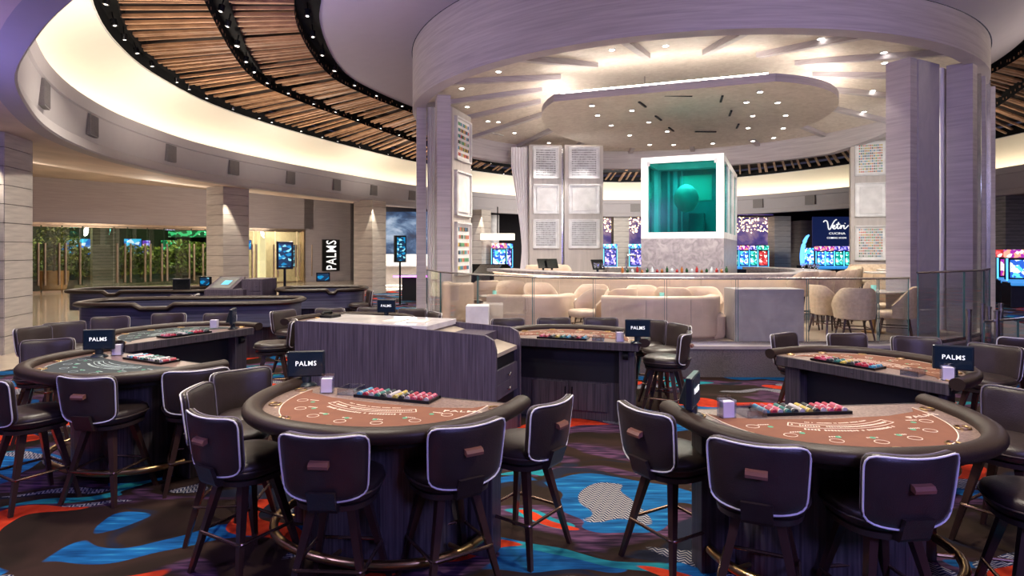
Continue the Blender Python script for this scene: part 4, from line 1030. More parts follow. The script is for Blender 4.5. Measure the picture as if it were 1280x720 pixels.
lit_screen_thing('table_monitor',X(404,14.6),14.6,Z(352,14.6),.32,.22,R(15),KS,'small cyan lit monitor on the tub table right of the kiosk','monitor')
lit_screen_thing('table_monitor',X(257,14.9),14.9,Z(358,14.9),.30,.24,R(-10),KS,'small cyan lit monitor left of the small pit stand','monitor')
lit_screen_thing('table_monitor',X(227,13.3),13.3,Z(362,13.3),.34,.24,R(20),blackscreen,'switched-off black monitor behind the far left tub table','monitor')
# distant stools behind the tub tables, built simply from the same stool
for i,(px,py,f,l) in enumerate([(228,352,(0,-1),'far black stool behind the long tub table, left of the dark monitor'),(247,353,(-.8,-.3),'far black stool behind the long tub table, next to the pit stand'),
   (395,0,(0,-1),'far tan stool behind the tub table under the black sign, leftmost'),(420,0,(0,-1),'far tan stool behind the tub table under the black sign, middle'),(442,0,(-.1,-1),'far tan stool behind the tub table under the black sign, rightmost')]):
    d=16.3 if i>1 else 14.0+i*.2
    if i<2: d=12.9+.2*i
    stool(X(px,d),d+(0 if i>1 else .0),f,l,'stools at the far tub tables')
# ---------------- entrance doors, planting, signs ----------------
WN=(-WD[1],WD[0])   # outward (away from the room)
def onwall(s,off,z): x,y=wallpt(s); return (x+WN[0]*off,y+WN[1]*off,z)
def s_of(px):  # wall parameter seen at this column
    k=(px-640)/F; # (WA.x+WD.x s)=k (WA.y+WD.y s)
    return (k*WA[1]-WA[0])/(WD[0]-k*WD[1])
edges=[25,52,78,104,143,160,185,206,240,257,300,318,345,372,392]
ss=[s_of(p) for p in edges]
for i in range(len(ss)-1):
    a,c=ss[i]+.03,ss[i+1]-.03; wd_=c-a
    if wd_<.2: continue
    x,y,_=onwall((a+c)/2,.1,0)
    nm='door_%d'%(i+1)
    t=bpy.data.objects.new(nm,None); C.objects.link(t); t.location=(x,y,0); t.rotation_euler=(0,0,WR); t['kind']='structure'
    b=B(); b.box(0,0,.1,wd_,.015,2.9); b.build('glass_pane',doorgl,t)
    b=B(); b.box(0,0,.0,wd_,.06,.1); b.build('bottom_rail',copper,t)
    b=B(); b.box(0,0,2.98,wd_,.06,.08); b.build('top_rail',copper,t)
    if i not in (3,9):
        for sd in (-1,1):
            b=B(); xx=sd*(wd_/2-.09); b.tube([(xx,-.09,.35),(xx,-.09,2.25)],.05,8); h=b.build('pull_handle',copper,t,True)
            for zz in (.5,2.1): b=B(); b.tube([(xx,-.09,zz),(xx,-.01,zz)],.012,6); b.build('handle_standoff',copper,h)
# bay outside the doors
b=B(); p=[onwall(-14,6.5,0),onwall(22,6.5,0),onwall(22,6.7,0),onwall(-14,6.7,0)]; b.prism([(q[0],q[1]) for q in p],0,5); struct(b.build('wall_courtyard',M('dark_green_night_wall',(.012,.03,.02),.7)))
b=B(); p=[onwall(-14,.4,0),onwall(22,.4,0),onwall(22,6.6,0),onwall(-14,6.6,0)]; b.prism([(q[0],q[1]) for q in p],5.0,5.1); struct(b.build('ceiling_courtyard',darkwall))
def shrub(px,d,w,h,z0,label,group,n=420,yel=0):
    x=X(px,d); t=thing('hedge_shrub',label,'shrub',(x,d,z0),0,group); rnd=random.Random(int(px)); b=B()
    for _ in range(n):
        a=rnd.uniform(0,2*PI); r=rnd.random()**.5; zz=rnd.uniform(.1,1)*h; cx=w*.5*r*math.cos(a); cy=w*.4*r*math.sin(a)
        s=rnd.uniform(.08,.16); v1=Vector((rnd.uniform(-1,1),rnd.uniform(-1,1),rnd.uniform(-1,1))).normalized()*s; v2=v1.cross(Vector((rnd.uniform(-1,1),rnd.uniform(-1,1),rnd.uniform(-1,1)))).normalized()*s*.5
        p=Vector((cx,cy,zz)); b.add([p-v1,p-v2,p+v1,p+v2],[(0,1,2,3)])
    b.tube; tag(b.build('foliage',leafm,t),kind='stuff')
    b=B()
    for k in range(4): b.tube([(.1*math.cos(k*1.6),.1*math.sin(k*1.6),0),(.25*math.cos(k*1.6),.25*math.sin(k*1.6),h*.8)],.02,5)
    tag(b.build('stems',legwood,t),kind='stuff')
def dof(px,off): 
    k=(px-640)/F; ax=WA[0]+WN[0]*off; ay=WA[1]+WN[1]*off; s=(k*ay-ax)/(WD[0]-k*WD[1]); return ay+WD[1]*s
for i,(px,off,w,h) in enumerate([(32,3.4,1.6,2.0),(86,5.2,1.1,2.2),(103,3.4,.8,1.6),(155,4.0,1.1,1.7),(178,3.2,1.1,1.7),(203,3.4,1.1,1.6),(224,3.3,1.1,2.0),(246,3.2,1.1,1.9),(272,3.6,1.1,1.3)]):
    d=dof(px,off); shrub(px,d,w,h,.45,f'leafy green hedge shrub outside the glass doors, {ORD[i]} from the left','shrubs outside the glass doors')
for i,(a,c) in enumerate([(-3.5,2.4),(8.2,max(8.6,s_of(297)-.3))]):
    p=[onwall(a,2.2,0),onwall(c,2.2,0),onwall(c,4.6,0),onwall(a,4.6,0)]; b=B(); b.prism([(q[0],q[1]) for q in p],0,.45); o=b.build('hedge_planter',stonej); tag(o,['dark low planter holding the hedge left of the slate pier','dark low planter holding the hedge right of the slate pier'][i],'planter')
d=dof(67,1.5); t=thing('potted_tree','small dark tree in a round terracotta pot outside the left glass doors','plant',(X(67,d),d,0)); b=B(); b.lathe([(.36,0),(.5,.1),(.58,.5),(.6,.95),(.55,.95),(.5,.8)],20); b.build('pot',potm,t,True)
b=B(); b.tube([(0,0,.8),(.05,0,1.6),(0,.1,2.6)],.05,6); b.build('trunk',legwood,t)
b=B(); rnd=random.Random(4)
for _ in range(300):
    p=Vector((rnd.gauss(0,.45),rnd.gauss(0,.4),rnd.uniform(1.2,3.2))); v1=Vector((rnd.uniform(-1,1),rnd.uniform(-1,1),rnd.uniform(-1,1))).normalized()*.12; v2=v1.cross(Vector((.3,.5,1))).normalized()*.06; b.add([p-v1,p-v2,p+v1,p+v2],[(0,1,2,3)])
tag(b.build('foliage',leafm,t),kind='stuff')
d=dof(131,2.0); stone_column(X(131,d),d,1.1,R(40),'dark slate-clad pier outside the glass doors',h=.3,mat=dstone,z1=4.9,g=None)
def litpanel(px,d,py0,py1,w,mat,label,cat='screen',rz=WR*.5):
    z0,z1=Z(py1,d),Z(py0,d); return lit_screen_thing('lit_screen',X(px,d),d,z0,w,z1-z0,rz,mat,label,cat)
sc1=emis('blue_advert_screen',[(0,(.02,.15,.6)),(.4,(.05,.5,.9)),(.75,(.7,.85,1))],(3,3,5),1.6)
sc2=emis('green_advert_screen',[(0,(.0,.1,.03)),(.4,(.05,.7,.25)),(.8,(.5,1,.6))],(4,4,6),1.3)
sc3=emis('violet_advert_screen',[(0,(.15,.05,.5)),(.4,(.3,.35,1)),(.8,(1,.5,.7))],(3,3,7),1.5)
litpanel(98,dof(98,5.6),298,320,1.5,sc1,'blue advert screen glowing outside the left glass doors')
litpanel(166,dof(166,5.6),298,318,.9,sc1,'white and blue lit screen outside the glass doors, right of the slate pier')
litpanel(183,dof(183,5.8),300,318,.45,sc3,'narrow pink and violet lit screen outside the middle glass doors')
litpanel(240,dof(240,5.8),288,297,2.6,sc2,'green lit exit-coloured strip sign high outside the glass doors')
litpanel(215,dof(215,6.0),300,314,1.2,sc2,'green glowing panel behind the hedge outside the right doors')
litpanel(363,dof(363,1.2),306,334,.75,KS,'tall blue lit poster screen behind the rightmost glass door')
litpanel(305,dof(305,1.4),300,312,.8,sc1,'small blue lit screen behind the glass right of the stone column')
for px in (327,388):
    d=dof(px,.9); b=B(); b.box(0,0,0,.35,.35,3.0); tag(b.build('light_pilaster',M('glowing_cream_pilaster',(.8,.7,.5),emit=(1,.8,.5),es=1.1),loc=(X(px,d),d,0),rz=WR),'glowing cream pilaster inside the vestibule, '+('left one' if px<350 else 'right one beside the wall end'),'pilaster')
for (px,off,col,p) in ((60,3,(1,.85,.45),150),(200,2.0,(1,.9,.5),170),(110,2,(1,.85,.5),120),(345,1.5,(1,.85,.6),120),(250,2,(.8,1,.5),120)):
    d=dof(px,off); area('courtyard_lamp',(X(px,d),d,4.6),.8,p*1.15,col)
p=[onwall(s_of(299),2.6,0),onwall(16.5,2.6,0),onwall(16.5,2.8,0),onwall(s_of(299),2.8,0)]; b=B(); b.prism([(q[0],q[1]) for q in p],0,5); struct(b.build('wall_vestibule',M('cream_vestibule_wall',(.62,.52,.4),.6)))
d=dof(350,1.2); area('vestibule_lamp',(X(350,d),d,4.2),.8,160,(1,.85,.6))
# vertical wall sign
s=s_of(413); x,y,_=onwall(s,-.06,0); dd=y
t=thing('wall_sign','tall black wall sign with vertical white letters beside the entrance','sign',(x,y,Z(338.5,dd)),WR)
b=B(); b.box(0,0,0,1.18,.1,Z(299.5,dd)-Z(338.5,dd)); b.build('sign_board',M('sign_black',(.01,.01,.01),.4),t)
text('sign_letters','PALMS',.98,whitelit,t,(0.03,-.06,(Z(299.5,dd)-Z(338.5,dd))/2),(PI/2,-PI/2,0),.01,squash=.62)
# cloud screen and desk
dsc=33
cl=bpy.data.materials.new('cloud_picture'); cl.use_nodes=True; nt=cl.node_tree; bb=nt.nodes['Principled BSDF']
v=coords(nt,(.5,.5,.85)); f1=nz(nt,v,1.2,7,.6,.5); cc=ramp(nt,f1,[(.36,(.012,.03,.08)),(.47,(.04,.09,.2)),(.55,(.16,.26,.42)),(.66,(.5,.6,.75))]); link(nt,cc,bb.inputs['Emission Color']); bb.inputs['Emission Strength'].default_value=.9; bb.inputs['Base Color'].default_value=(0,0,0,1)
b=B(); b.box(0,0,0,5.2,.1,Z(263,dsc)-Z(327,dsc)); tag(b.build('cloud_screen',cl,loc=(X(518,dsc),dsc,Z(327,dsc)-.08)),'large wall screen showing blue storm clouds behind the white desk','screen')
b=B(); b.box(0,.3,0,6,.3,6); tag(struct(b.build('wall_clouds',darkwall,loc=(X(518,dsc),dsc,0))),None)
t=thing('reception_desk','long white marble reception desk under the cloud screen','desk',(X(505,31.5),31.5,0)); b=B(); b.box(0,.3,0,3.2,.6,1.05,bev=.02); b.build('desk_front',M('white_marble',(.8,.76,.72),.2,grain=(2,2,2),col2=(.68,.63,.6),detail=8,dist=2),t)
b=B(); b.box(0,.3,1.05,3.4,.8,.06); b.build('desk_top',wpaint,t)
b=B(); b.box(0,1.4,0.0,3.6,.1,1.7); b.build('back_panel',M('glowing_white_backwall',(.8,.78,.72),emit=(1,.95,.85),es=.5),t)
b=B(); b.box(0,-.02,.06,3.0,.02,.05); b.build('led_kick',M('desk_led',(1,1,1),emit=(1,.95,.85),es=3),t)
# pink glowing podium
d=23.6; t=thing('glowing_table','dark podium table edged with pink violet light before the white desk','table',(X(519,d),d,0)); b=B(); b.box(0,0,0,.9,.7,.9); b.build('podium_body',darkin,t); b=B(); b.box(0,0,.9,1.5,1.0,.06); tt=b.build('podium_top',blackmetal,t); b=B(); b.box(0,-.51,.9,1.5,.02,.06); b.build('neon_edge',M('pink_neon',(1,.2,.9),emit=(.9,.15,1),es=5),tt)
# ================= BAR PLATFORM =================
PZ=.472
# glass railing along the platform edge
RAIL=[(-1.92,13.7),(-1.45,12.3),(-.62,11.0),(.35,10.05),(1.3,9.62),(2.4,9.5),(3.5,9.46),(4.6,9.46),(5.72,9.5),(6.35,9.72)]
def glass_rail(pts,label,h=1.0,z=PZ,thin=.014):
    t=thing('glass_railing',label,'railing',(0,0,0))
    for i in range(len(pts)-1):
        a,c=pts[i],pts[i+1]; L=math.hypot(c[0]-a[0],c[1]-a[1])-.03; rz=math.atan2(c[1]-a[1],c[0]-a[0]); m=((a[0]+c[0])/2,(a[1]+c[1])/2)
        b=B(); b.box(0,0,0,L,thin,h); p=b.build('glass_pane',tgl,t,loc=(m[0],m[1],z+.02),rz=rz)
        for s in (-1,1):
            b=B(); b.box(s*(L/2-.001),0,0,.005,thin+.002,h); b.build('pane_edge',edgegl,p)
    b=B(); b.tube([(x,y,z+h+.025) for x,y in pts],.018,8); b.build('top_rail',steel,t,True)
    b=B(); b.sweep(pts,[(-.02,z),(.02,z),(.02,z+.05),(-.02,z+.05)]); b.build('base_channel',steel,t)
glass_rail(RAIL,'long glass balustrade with steel top rail along the bar platform edge')
glass_rail([(6.2,9.3),(6.7,9.55),(7.4,9.95),(8.15,10.5),(8.8,11.2)],'higher run of glass balustrade wrapping the right canopy pier',1.1)
glass_rail([(6.9,8.9),(7.7,9.25),(8.6,9.85),(9.5,10.6),(10.3,11.5)],'outer glass balustrade with steel posts beside the right steps',.86,.01)
ST=[(1211,8.9+.3),(1236,9.6),(1246,9.0),(1228,10.2),(1251,10.2)]
for i,(px,d) in enumerate(ST):
    b=B(); b.tube([(0,0,0),(0,0,1.02)],.035,12); b.tube([(0,0,1.02),(0,0,1.05)],.042,12); tag(b.build('steel_post',steel,None,True,loc=(X(px,d)+.0,d,.0)),['short polished steel post by the steps, furthest left','polished steel post by the steps, second from left','polished steel post nearest us by the right steps','polished steel post close behind the pier rail','polished steel post furthest right by the steps'][i],'post','steel posts by the right steps')
# curb of the steps on the right
b=B(); b.sweep([(8.9,10.55),(9.9,11.4),(10.7,12.5),(11.4,14)],[(0,0),(.9,0),(.9,.36),(0,.36)]); struct(b.build('floor_step',granite))
# bar counter (curved)
BP=catmull([(-.55,15.9),(.15,14.4),(1.2,13.0),(2.6,12.25),(4.2,12.05),(5.6,12.3),(6.6,13.0),(7.3,14.2),(7.5,15.6),(7.2,17.5)],6,closed=False)
bar=thing('bar_counter','curved bar with grey stone top and softly backlit pale front under the canopy','bar',(0,0,0))
b=B(); b.sweep(BP,[(-.0,PZ),(-.55,PZ),(-.55,1.42),(-.0,1.42)]) ; b.build('bar_core',M('bar_core_stone',(.4,.35,.33),.5),bar) if False else None
b=B(); b.sweep(BP,[(.12,PZ+.0),(.5,PZ+.0),(.5,1.39),(.12,1.39)]); b.build('bar_core',granlight,bar)
b=B(); b.sweep(BP,[(-.12,1.39),(.62,1.39),(.62,1.46),(-.12,1.46)]); b.build('countertop',granlight,bar)
acc=0; last=BP[0]
seg=[BP[0]]; L=.0
def resamp(P,step):
    out=[P[0]]; acc=0
    for a,c in zip(P,P[1:]):
        d=math.hypot(c[0]-a[0],c[1]-a[1]); 
        while acc+d>=step:
            k=(step-acc)/d; a=(a[0]+(c[0]-a[0])*k,a[1]+(c[1]-a[1])*k); out.append(a); d=math.hypot(c[0]-a[0],c[1]-a[1]); acc=0
        acc+=d
    return out
RS=resamp(BP,.62)
for a,c in zip(RS,RS[1:]):
    L=math.hypot(c[0]-a[0],c[1]-a[1]); rz=math.atan2(c[1]-a[1],c[0]-a[0]); nx,ny=-(c[1]-a[1])/L,(c[0]-a[0])/L
    b=B(); b.box(0,0,0,L-.02,.03,.76); b.build('front_panel',barlit,bar,loc=((a[0]+c[0])/2+nx*.10,(a[1]+c[1])/2+ny*.10,PZ+.14),rz=rz)
b=B(); b.sweep(BP,[(.08,PZ),(.12,PZ),(.12,PZ+.12),(.08,PZ+.12)]); b.build('kick_strip',steel,bar)
b=B(); b.sweep(BP,[(.05,1.36),(.08,1.36),(.08,1.388),(.05,1.388)]); b.build('under_counter_light',M('dim_led',(1,1,1),emit=(1,.75,.5),es=2.5),bar)
# bottles, glasses and taps on the bar
rnd=random.Random(9)
bm_=[M('amber_glass',(.35,.12,.03),.1),M('dark_green_glass',(.02,.08,.03),.1),M('clear_bottle_glass',(.6,.65,.68),.08),M('red_glass',(.4,.03,.03),.1)]
ORDB=[ordw(q+1) for q in range(22)]
for i in range(22):
    px=778+i*6.2; d=12.85+.22*(i%2); h=rnd.uniform(.07,.11) if i%3 else .13; c=i%4
    b=B(); b.lathe([(.025,0),(.03,.01),(.03,h*.6),(.012,h*.78),(.012,h)],10); o=b.build('bottle',bm_[c],None,True,loc=(X(px,d),d,1.46))
    tag(o,f'{["amber","dark green","clear","red"][c]} small bottle, {ORDB[i]} from the left in the row on the bar','bottle','bottles on the bar before the plinth')
for i,px in enumerate([744,748,754,760,1004,1012,1018,1022]):
    d=13.3 if i<4 else 12.7; b=B(); b.lathe([(.03,0),(.03,.004),(.006,.01),(.006,.09),(.035,.12),(.04,.2),(.036,.2),(.03,.125)],10); o=b.build('wine_glass',acryl,None,True,loc=(X(px,d),d,1.46)); tag(o,'clear stemmed glass on the bar '+('left of the bottle row' if i<4 else 'right of the tank')+', '+ORD[i%4]+' from the left','glass','stemmed glasses on the bar')
for i,(px,l) in enumerate([(679,'left black till screen at the left end of the bar'),(690,'right black till screen at the left end of the bar'),(747,'single black till screen beside the stemmed glasses')]):
    d=14.6 if i<2 else 13.5; t=thing('till_screen',l,'monitor',(X(px,d),d,1.46),R(20)); b=B(); b.tube([(0,0,0),(0,0,.12)],.03,8); b.build('till_stand',blackmetal,t); b=B(); b.add([(-.14,-.08,.05),(.14,-.08,.05),(.14,.04,.27),(-.14,.04,.27),(-.14,-.05,.04),(.14,-.05,.04),(.14,.07,.26),(-.14,.07,.26)],[(0,1,2,3),(7,6,5,4),(0,4,5,1),(1,5,6,2),(2,6,7,3),(3,7,4,0)]); b.build('till_display',blackscreen,t)
b=B(); b.tube([(0,0,0),(0,0,.3),(.02,0,.36),(.12,0,.38),(.2,0,.36),(.2,0,.3)],.022,8); tag(b.build('beer_tap',steel,None,True,loc=(X(783,13.6),13.6,1.46)),'chrome tap arching over the bar left of the plinth','tap')
# inner back counter ring
b=B(); b.box(0,0,0,3.6,.6,.9,bev=.02); tag(b.build('back_counter',granlight,loc=(4.6,20.3,PZ)),'low stone counter behind the tank plinth','counter')
# curved sofas, backs towards us
def sofa(path,label,hb=.72,seatd=.62,back=.22,mat=creaml,seam=None):
    t=thing('banquette_sofa',label,'sofa',(0,0,0))
    def rnd_(x0,x1,z0,z1,r=.05):
        o=[]
        for cx,cz,a in ((x1-r,z1-r,0),(x0+r,z1-r,90),(x0+r,z0+r,180),(x1-r,z0+r,270)):
            for k in range(4): an=R(a+k*30); o.append((cx+r*math.cos(an),cz+r*math.sin(an)))
        return o
    P=catmull(path,5,closed=False)
    b=B(); b.sweep(P,rnd_(0,back,PZ+.04,PZ+hb,.06)); b.build('back_cushion',mat,t,True,ang=60)
    b=B(); b.sweep(P,rnd_(back,back+seatd,PZ+.12,PZ+.44,.05)); b.build('seat_cushion',mat,t,True,ang=60)
    b=B(); b.sweep(P,[(.04,PZ),(back+seatd-.06,PZ),(back+seatd-.06,PZ+.13),(.04,PZ+.13)]); b.build('sofa_base',M('tan_sofa_base',(.3,.22,.17),.6),t)
    RR=resamp(P,.72)
    for i in range(1,len(RR)-1):
        x,y=RR[i]; a=RR[i-1]; c=RR[i+1]; L=math.hypot(c[0]-a[0],c[1]-a[1]); nx,ny=-(c[1]-a[1])/L,(c[0]-a[0])/L
        b=B(); b.box(x-nx*.001,y-ny*.001,PZ+.05,.012,.012,hb-.1,math.atan2(c[1]-a[1],c[0]-a[0])); b.build('seam',M('sofa_seam',(.42,.34,.29),.6),t)
    return t
sofa([(X(752,9.9),9.95),(X(800,9.75),9.78),(X(850,9.75),9.74),(X(890,9.85),9.86),(X(903,10.2),10.3)],'long curved cream sofa, back to us, left of the grey stone box')
sofa([(X(608,11.0),11.0),(X(650,10.9),10.85),(X(700,10.9),10.95),(X(719,11.3),11.4)],'shorter curved cream sofa, back to us, behind the glass left of centre',.66)
sofa([(X(550,12.3),12.6),(X(553,11.9),12.1),(X(570,11.9),11.9),(X(592,12.1),12.15)],'high-backed cream corner sofa at the left end of the glass balustrade',.82)
t=thing('sofa_arm_stool','rounded cream pouf at the right end of the long curved sofa','pouf',(X(894,9.95),10.3,PZ)); b=B(); b.lathe([(.25,0),(.28,.05),(.28,.36),(.22,.42),(.05,.43)],24); 
o=b.build('pouf_cushion',creaml,t,True)
b=B(); b.box(0,0,0,1.12,.5,.84,bev=.01); o=b.build('stone_box',boxstone,loc=(X(957,9.95),10.05,PZ)); tag(o,'grey veined stone box behind the glass balustrade, right of the long sofa','planter')
b=B(); b.box(0,0,0,.4,.4,.5,bev=.015); tag(b.build('side_cube',wpaint,loc=(X(597,10.7),10.75,PZ)),'small white cube side table beside the high-backed corner sofa','table')
# pedestal tables with candles, low chairs
def low_table(x,y,label,r=.33,h=.5,cl=True,bz=PZ,cg='candle'):
    t=thing('cocktail_table',label,'table',(x,y,bz)); b=B(); b.lathe([(.2,0),(.2,.02),(.03,.04),(.03,h-.03)],20); b.build('pedestal',brass,t,True); b=B(); b.lathe([(r-.01,h-.03),(r,h-.02),(r,h),(r-.01,h+.0)],28); b.build('table_top',M('pale_stone_top',(.62,.57,.54),.25),t)
    if cl: b=B(); b.lathe([(.03,0),(.04,.01),(.045,.1),(.038,.1),(.03,.02)],12); tag(b.build('candle_holder',M('aqua_glass',(.25,.6,.55),.15,emit=(.3,.8,.7),es=.3),None,True,loc=(x,y,bz+h)),'small aqua glass candle holder on '+cg,'candle','aqua candle holders')
low_table(X(706,11.9),12.0,'round pale cocktail table right of the left curved sofa',cg='the cocktail table near the left sofa')
low_table(X(829,10.9),11.0,'round pale cocktail table behind the long curved sofa',cg='the cocktail table behind the long sofa',h=.6)
low_table(X(618,12.9),13.0,'round pale cocktail table near the corner sofa',cg='the cocktail table near the corner sofa')
def lounge(x,y,rz,label,mat=creaml2,seat=.44,back=.8,w=.56,tall=False,group=None,legm=legwood,bz=PZ,proto={}):
    key=(mat.name,seat,back,w)
    if key in proto:
        p,tr=proto[key]; o=copy_tree(p,tr); o.location=(x,y,bz); o.rotation_euler=(0,0,rz); o['label']=label
        if group: o['group']=group
        return o
    t=thing('bar_stool' if tall else 'lounge_chair',label,'stool' if tall else 'chair',(x,y,bz),rz,group)
    b=B(); b.lathe([(w*.38,seat-.12),(w*.44,seat-.1),(w*.46,seat-.03),(w*.42,seat),(w*.1,seat+.01)],24,ex=2.6); b.build('seat',mat,t,True,ang=60)
    arc=[(w*.5*math.cos(R(a)),w*.5*math.sin(R(a))) for a in range(170,371,12)]   # wraps behind (-y)
    vs=[];n=len(arc)
    for i,(ax,ay) in enumerate(arc):
        k=math.sin(PI*i/(n-1)); top=seat+.12+(back-seat-.12)*min(1,k*1.3)
        for (s,z) in ((1,seat-.1),(1.10,(seat+top)/2),(1.14,top-.02),(1.08,top),(1.02,top-.02),(.96,(seat+top)/2),(.9,seat-.06)): vs.append((ax*s,ay*s,z))
    b=B(); fs=[(i*7+j,i*7+(j+1)%7,(i+1)*7+(j+1)%7,(i+1)*7+j) for i in range(n-1) for j in range(7)]+[tuple(range(7)),tuple(range((n-1)*7,n*7))]
    b.add(vs,fs); b.build('backrest',mat,t,True,ang=60)
    for sx in (-1,1):
        for sy in (-1,1):
            b=B(); b.tube([(sx*w*.3,sy*w*.3,seat-.1),(sx*w*.4,sy*w*.4,0)],[.022,.013],6); b.build('leg',legm,t)
    z=seat*.42; q=.3+.1*(seat-.1-z)/(seat-.1)
    b=B(); b.tube([(-w*q,-w*q,z),(w*q,-w*q,z),(w*q,w*q,z),(-w*q,w*q,z)],.009,6,closed=True); b.build('stretcher',legm,t)
    proto[key]=(t,tree(t)); return t
lc=[(676,12.6,R(200),'tan lounge chair right of the left curved sofa, back to us'),(738,12.0,R(160),'tan lounge chair left of the long sofa gap, before the bar front'),(772,11.3,R(30),'low tan chair behind the long sofa, furthest left'),(806,11.75,R(190),'low tan chair behind the long sofa, left of the candle table'),(843,11.6,R(-20),'low tan chair behind the long sofa, right of the candle table'),(878,11.2,R(170),'tan lounge chair behind the right end of the long curved sofa'),(606,14.1,R(20),'low tan chair near the left curtain behind the corner sofa'),(640,13.4,R(190),'low tan chair beside the tied curtain, behind the left sofa'),(733,10.7,R(120),'rounded tan chair in the gap between the two curved sofas')]
for px,d,rz,l in lc: lounge(X(px,d),d,rz,l,creaml,.42,.78,.66,group='low chairs before the bar')
# dining set on the right of the stone box
tx,ty=X(1092,10.9),10.9
low_table(tx,ty,'square-edged pale dining table among four tan chairs right of the stone box',.48,.74,cg='the dining table right of the stone box')
for px,d,rz,l in [(1068,10.05,R(-15),'tan upholstered chair with its back to us before the dining table'),(1037,10.75,R(-80),'tan upholstered chair at the left side of the dining table'),(1119,10.2,R(60),'tan upholstered chair at the right side of dining table, near the pier'),(1104,11.6,R(170),'tan upholstered chair on the far side of the dining table')]:
    lounge(X(px,d),d,rz,l,creaml2,.45,.86,.6,group='tan chairs around the dining table')
low_table(X(1128,12.4),12.9,'tall pale table beyond the dining set near the right pier',.45,1.0,False)
# bar stools along the right of the bar
for i,(px,d) in enumerate([(1001,11.3),(1022,11.5),(1040,11.9),(1050,12.4),(1056,13.1),(1060,13.9),(1060,14.8)]):
    lounge(X(px,d),d,R(20+i*13),f'tan bar stool, {ORD[i]} from the left along the right side of the bar',creaml2,.74,1.08,.54,True,'tan bar stools along the bar')
for i,(px,d) in enumerate([(1077,15.3),(1091,15.4),(1105,15.5)]):
    lounge(X(px,d),d,R(180),['tan high chair under the dotted panel, left one','tan high chair under the dotted panel, middle one','tan high chair under the dotted panel, right one'][i],creaml2,.74,1.1,.54,True,'tan high chairs under the dotted panel')
low_table(X(1121,13.9),13.9,'round high table right of the high chairs under the dotted panel',.4,1.02,False)
low_table(X(1088,16.4),16.4,'round high table directly before the dotted panel',.5,1.02,False)
for i,(px,d) in enumerate([(688,16.2),(700,15.7),(672,15.6)]):
    lounge(X(px,d),d,R(150+30*i),['cream bar stool at the far left bend of the bar, middle one','cream bar stool at the left bend of bar, right one','cream bar stool at the left bend of bar, left one'][i],creaml,.74,1.08,.56,True,'cream bar stools at the left bend')
area('bar_light',(3,11.2,4.9),1.0,70,WARM,spread=R(140))
area('right_platform_light',(6.9,11.6,4.9),.8,60,WARM,spread=R(140))
# ================= FAR HALL =================
SCM=[emis('game_screen_%d'%i,st,(9,9,9),1.7) for i,st in enumerate([[(0,(.02,.1,.5)),(.35,(.1,.6,1)),(.7,(.8,.9,1))],[(0,(.0,.25,.2)),(.4,(.1,.8,.6)),(.75,(.9,1,.9))],[(0,(.3,.02,.3)),(.4,(.9,.3,.2)),(.75,(1,.85,.8))],[(0,(.03,.03,.25)),(.5,(.35,.3,1)),(.8,(.9,.6,1))],[(0,(.4,.02,.02)),(.5,(1,.1,.1)),(.8,(1,.8,.7))]])]
def slot(px,d,c,label,h=2.1,w=.75,rz=0,bz=0,curve=False,grp='lit gaming machines in the far hall'):
    t=thing('slot_machine',label,'slot machine',(X(px,d),d,bz),rz,grp)
    b=B(); b.box(0,.1,0,w,.6,.85,bev=.02); b.build('cabinet',M('glossy_black_cabinet',(.02,.02,.03),.15),t)
    b=B(); b.add([(-w/2,-.25,.82),(w/2,-.25,.82),(w/2,.0,.95),(-w/2,.0,.95),(-w/2,-.25,.74),(w/2,-.25,.74),(w/2,0,.85),(-w/2,0,.85)],[(0,1,2,3),(7,6,5,4),(0,4,5,1),(1,5,6,2),(2,6,7,3),(3,7,4,0)]); b.build('button_deck',M('blue_lit_deck',(.05,.1,.2),emit=(.05,.35,.9),es=.8),t)
    b=B(); b.box(0,.12,.93,w,.25,h-.93-.28,bev=.02); hs=b.build('screen_housing',MATS['glossy_black_cabinet'],t)
    b=B(); b.box(0,-.012,1.0,w-.14,.01,h-.93-.42); b.build('main_screen',SCM[c%5],hs)
    b=B(); b.box(0,.1,h-.27,w+.06,.3,.27,bev=.05); tp=b.build('topper',SCM[(c+2)%5],t)
    for s in (-1,1): b=B(); b.box(s*(w/2+.015),-.0,.9,.03,.06,h-1.2); b.build('light_strip',M('cyan_strip',(.1,.6,1),emit=(.1,.55,1),es=2),hs)
    return t
for i,(px,d) in enumerate([(905,38.5),(917,38),(930,38),(943,38),(954,37.5)]): slot(px,d,[0,1,0,1,4][i],f'{ORD[i]} lit slot machine from the left, right of the tank',2.2,.62)
for i,(px,d) in enumerate([(1026,38),(1037,38),(1049,38),(1061,38)]): slot(px,d,1 if i>1 else 0,f'{ORD[i]} of four lit slot machines under the navy restaurant sign',2.15,.56)
for i,(px,d) in enumerate([(763,38),(795,38),(632,36),(624,33.2)]): slot(px,d,3 if i<3 else 0,['violet lit slot machine left of the slim far column','violet lit slot machine hard against the tank left side','tall blue lit machine seen between the white curtains','blue lit machine nearest the far column between the curtains'][i],2.3,.8)
for i,(px,d) in enumerate([(1264,22),(1277,20.5),(1275,25)]): slot(px,d,[2,0,1][i],['red lit slot machine at the right edge of the photo','blue lit slot machine at the right edge of the photo','green lit slot machine at the right edge behind the others'][i],1.95,.8,R(-15))
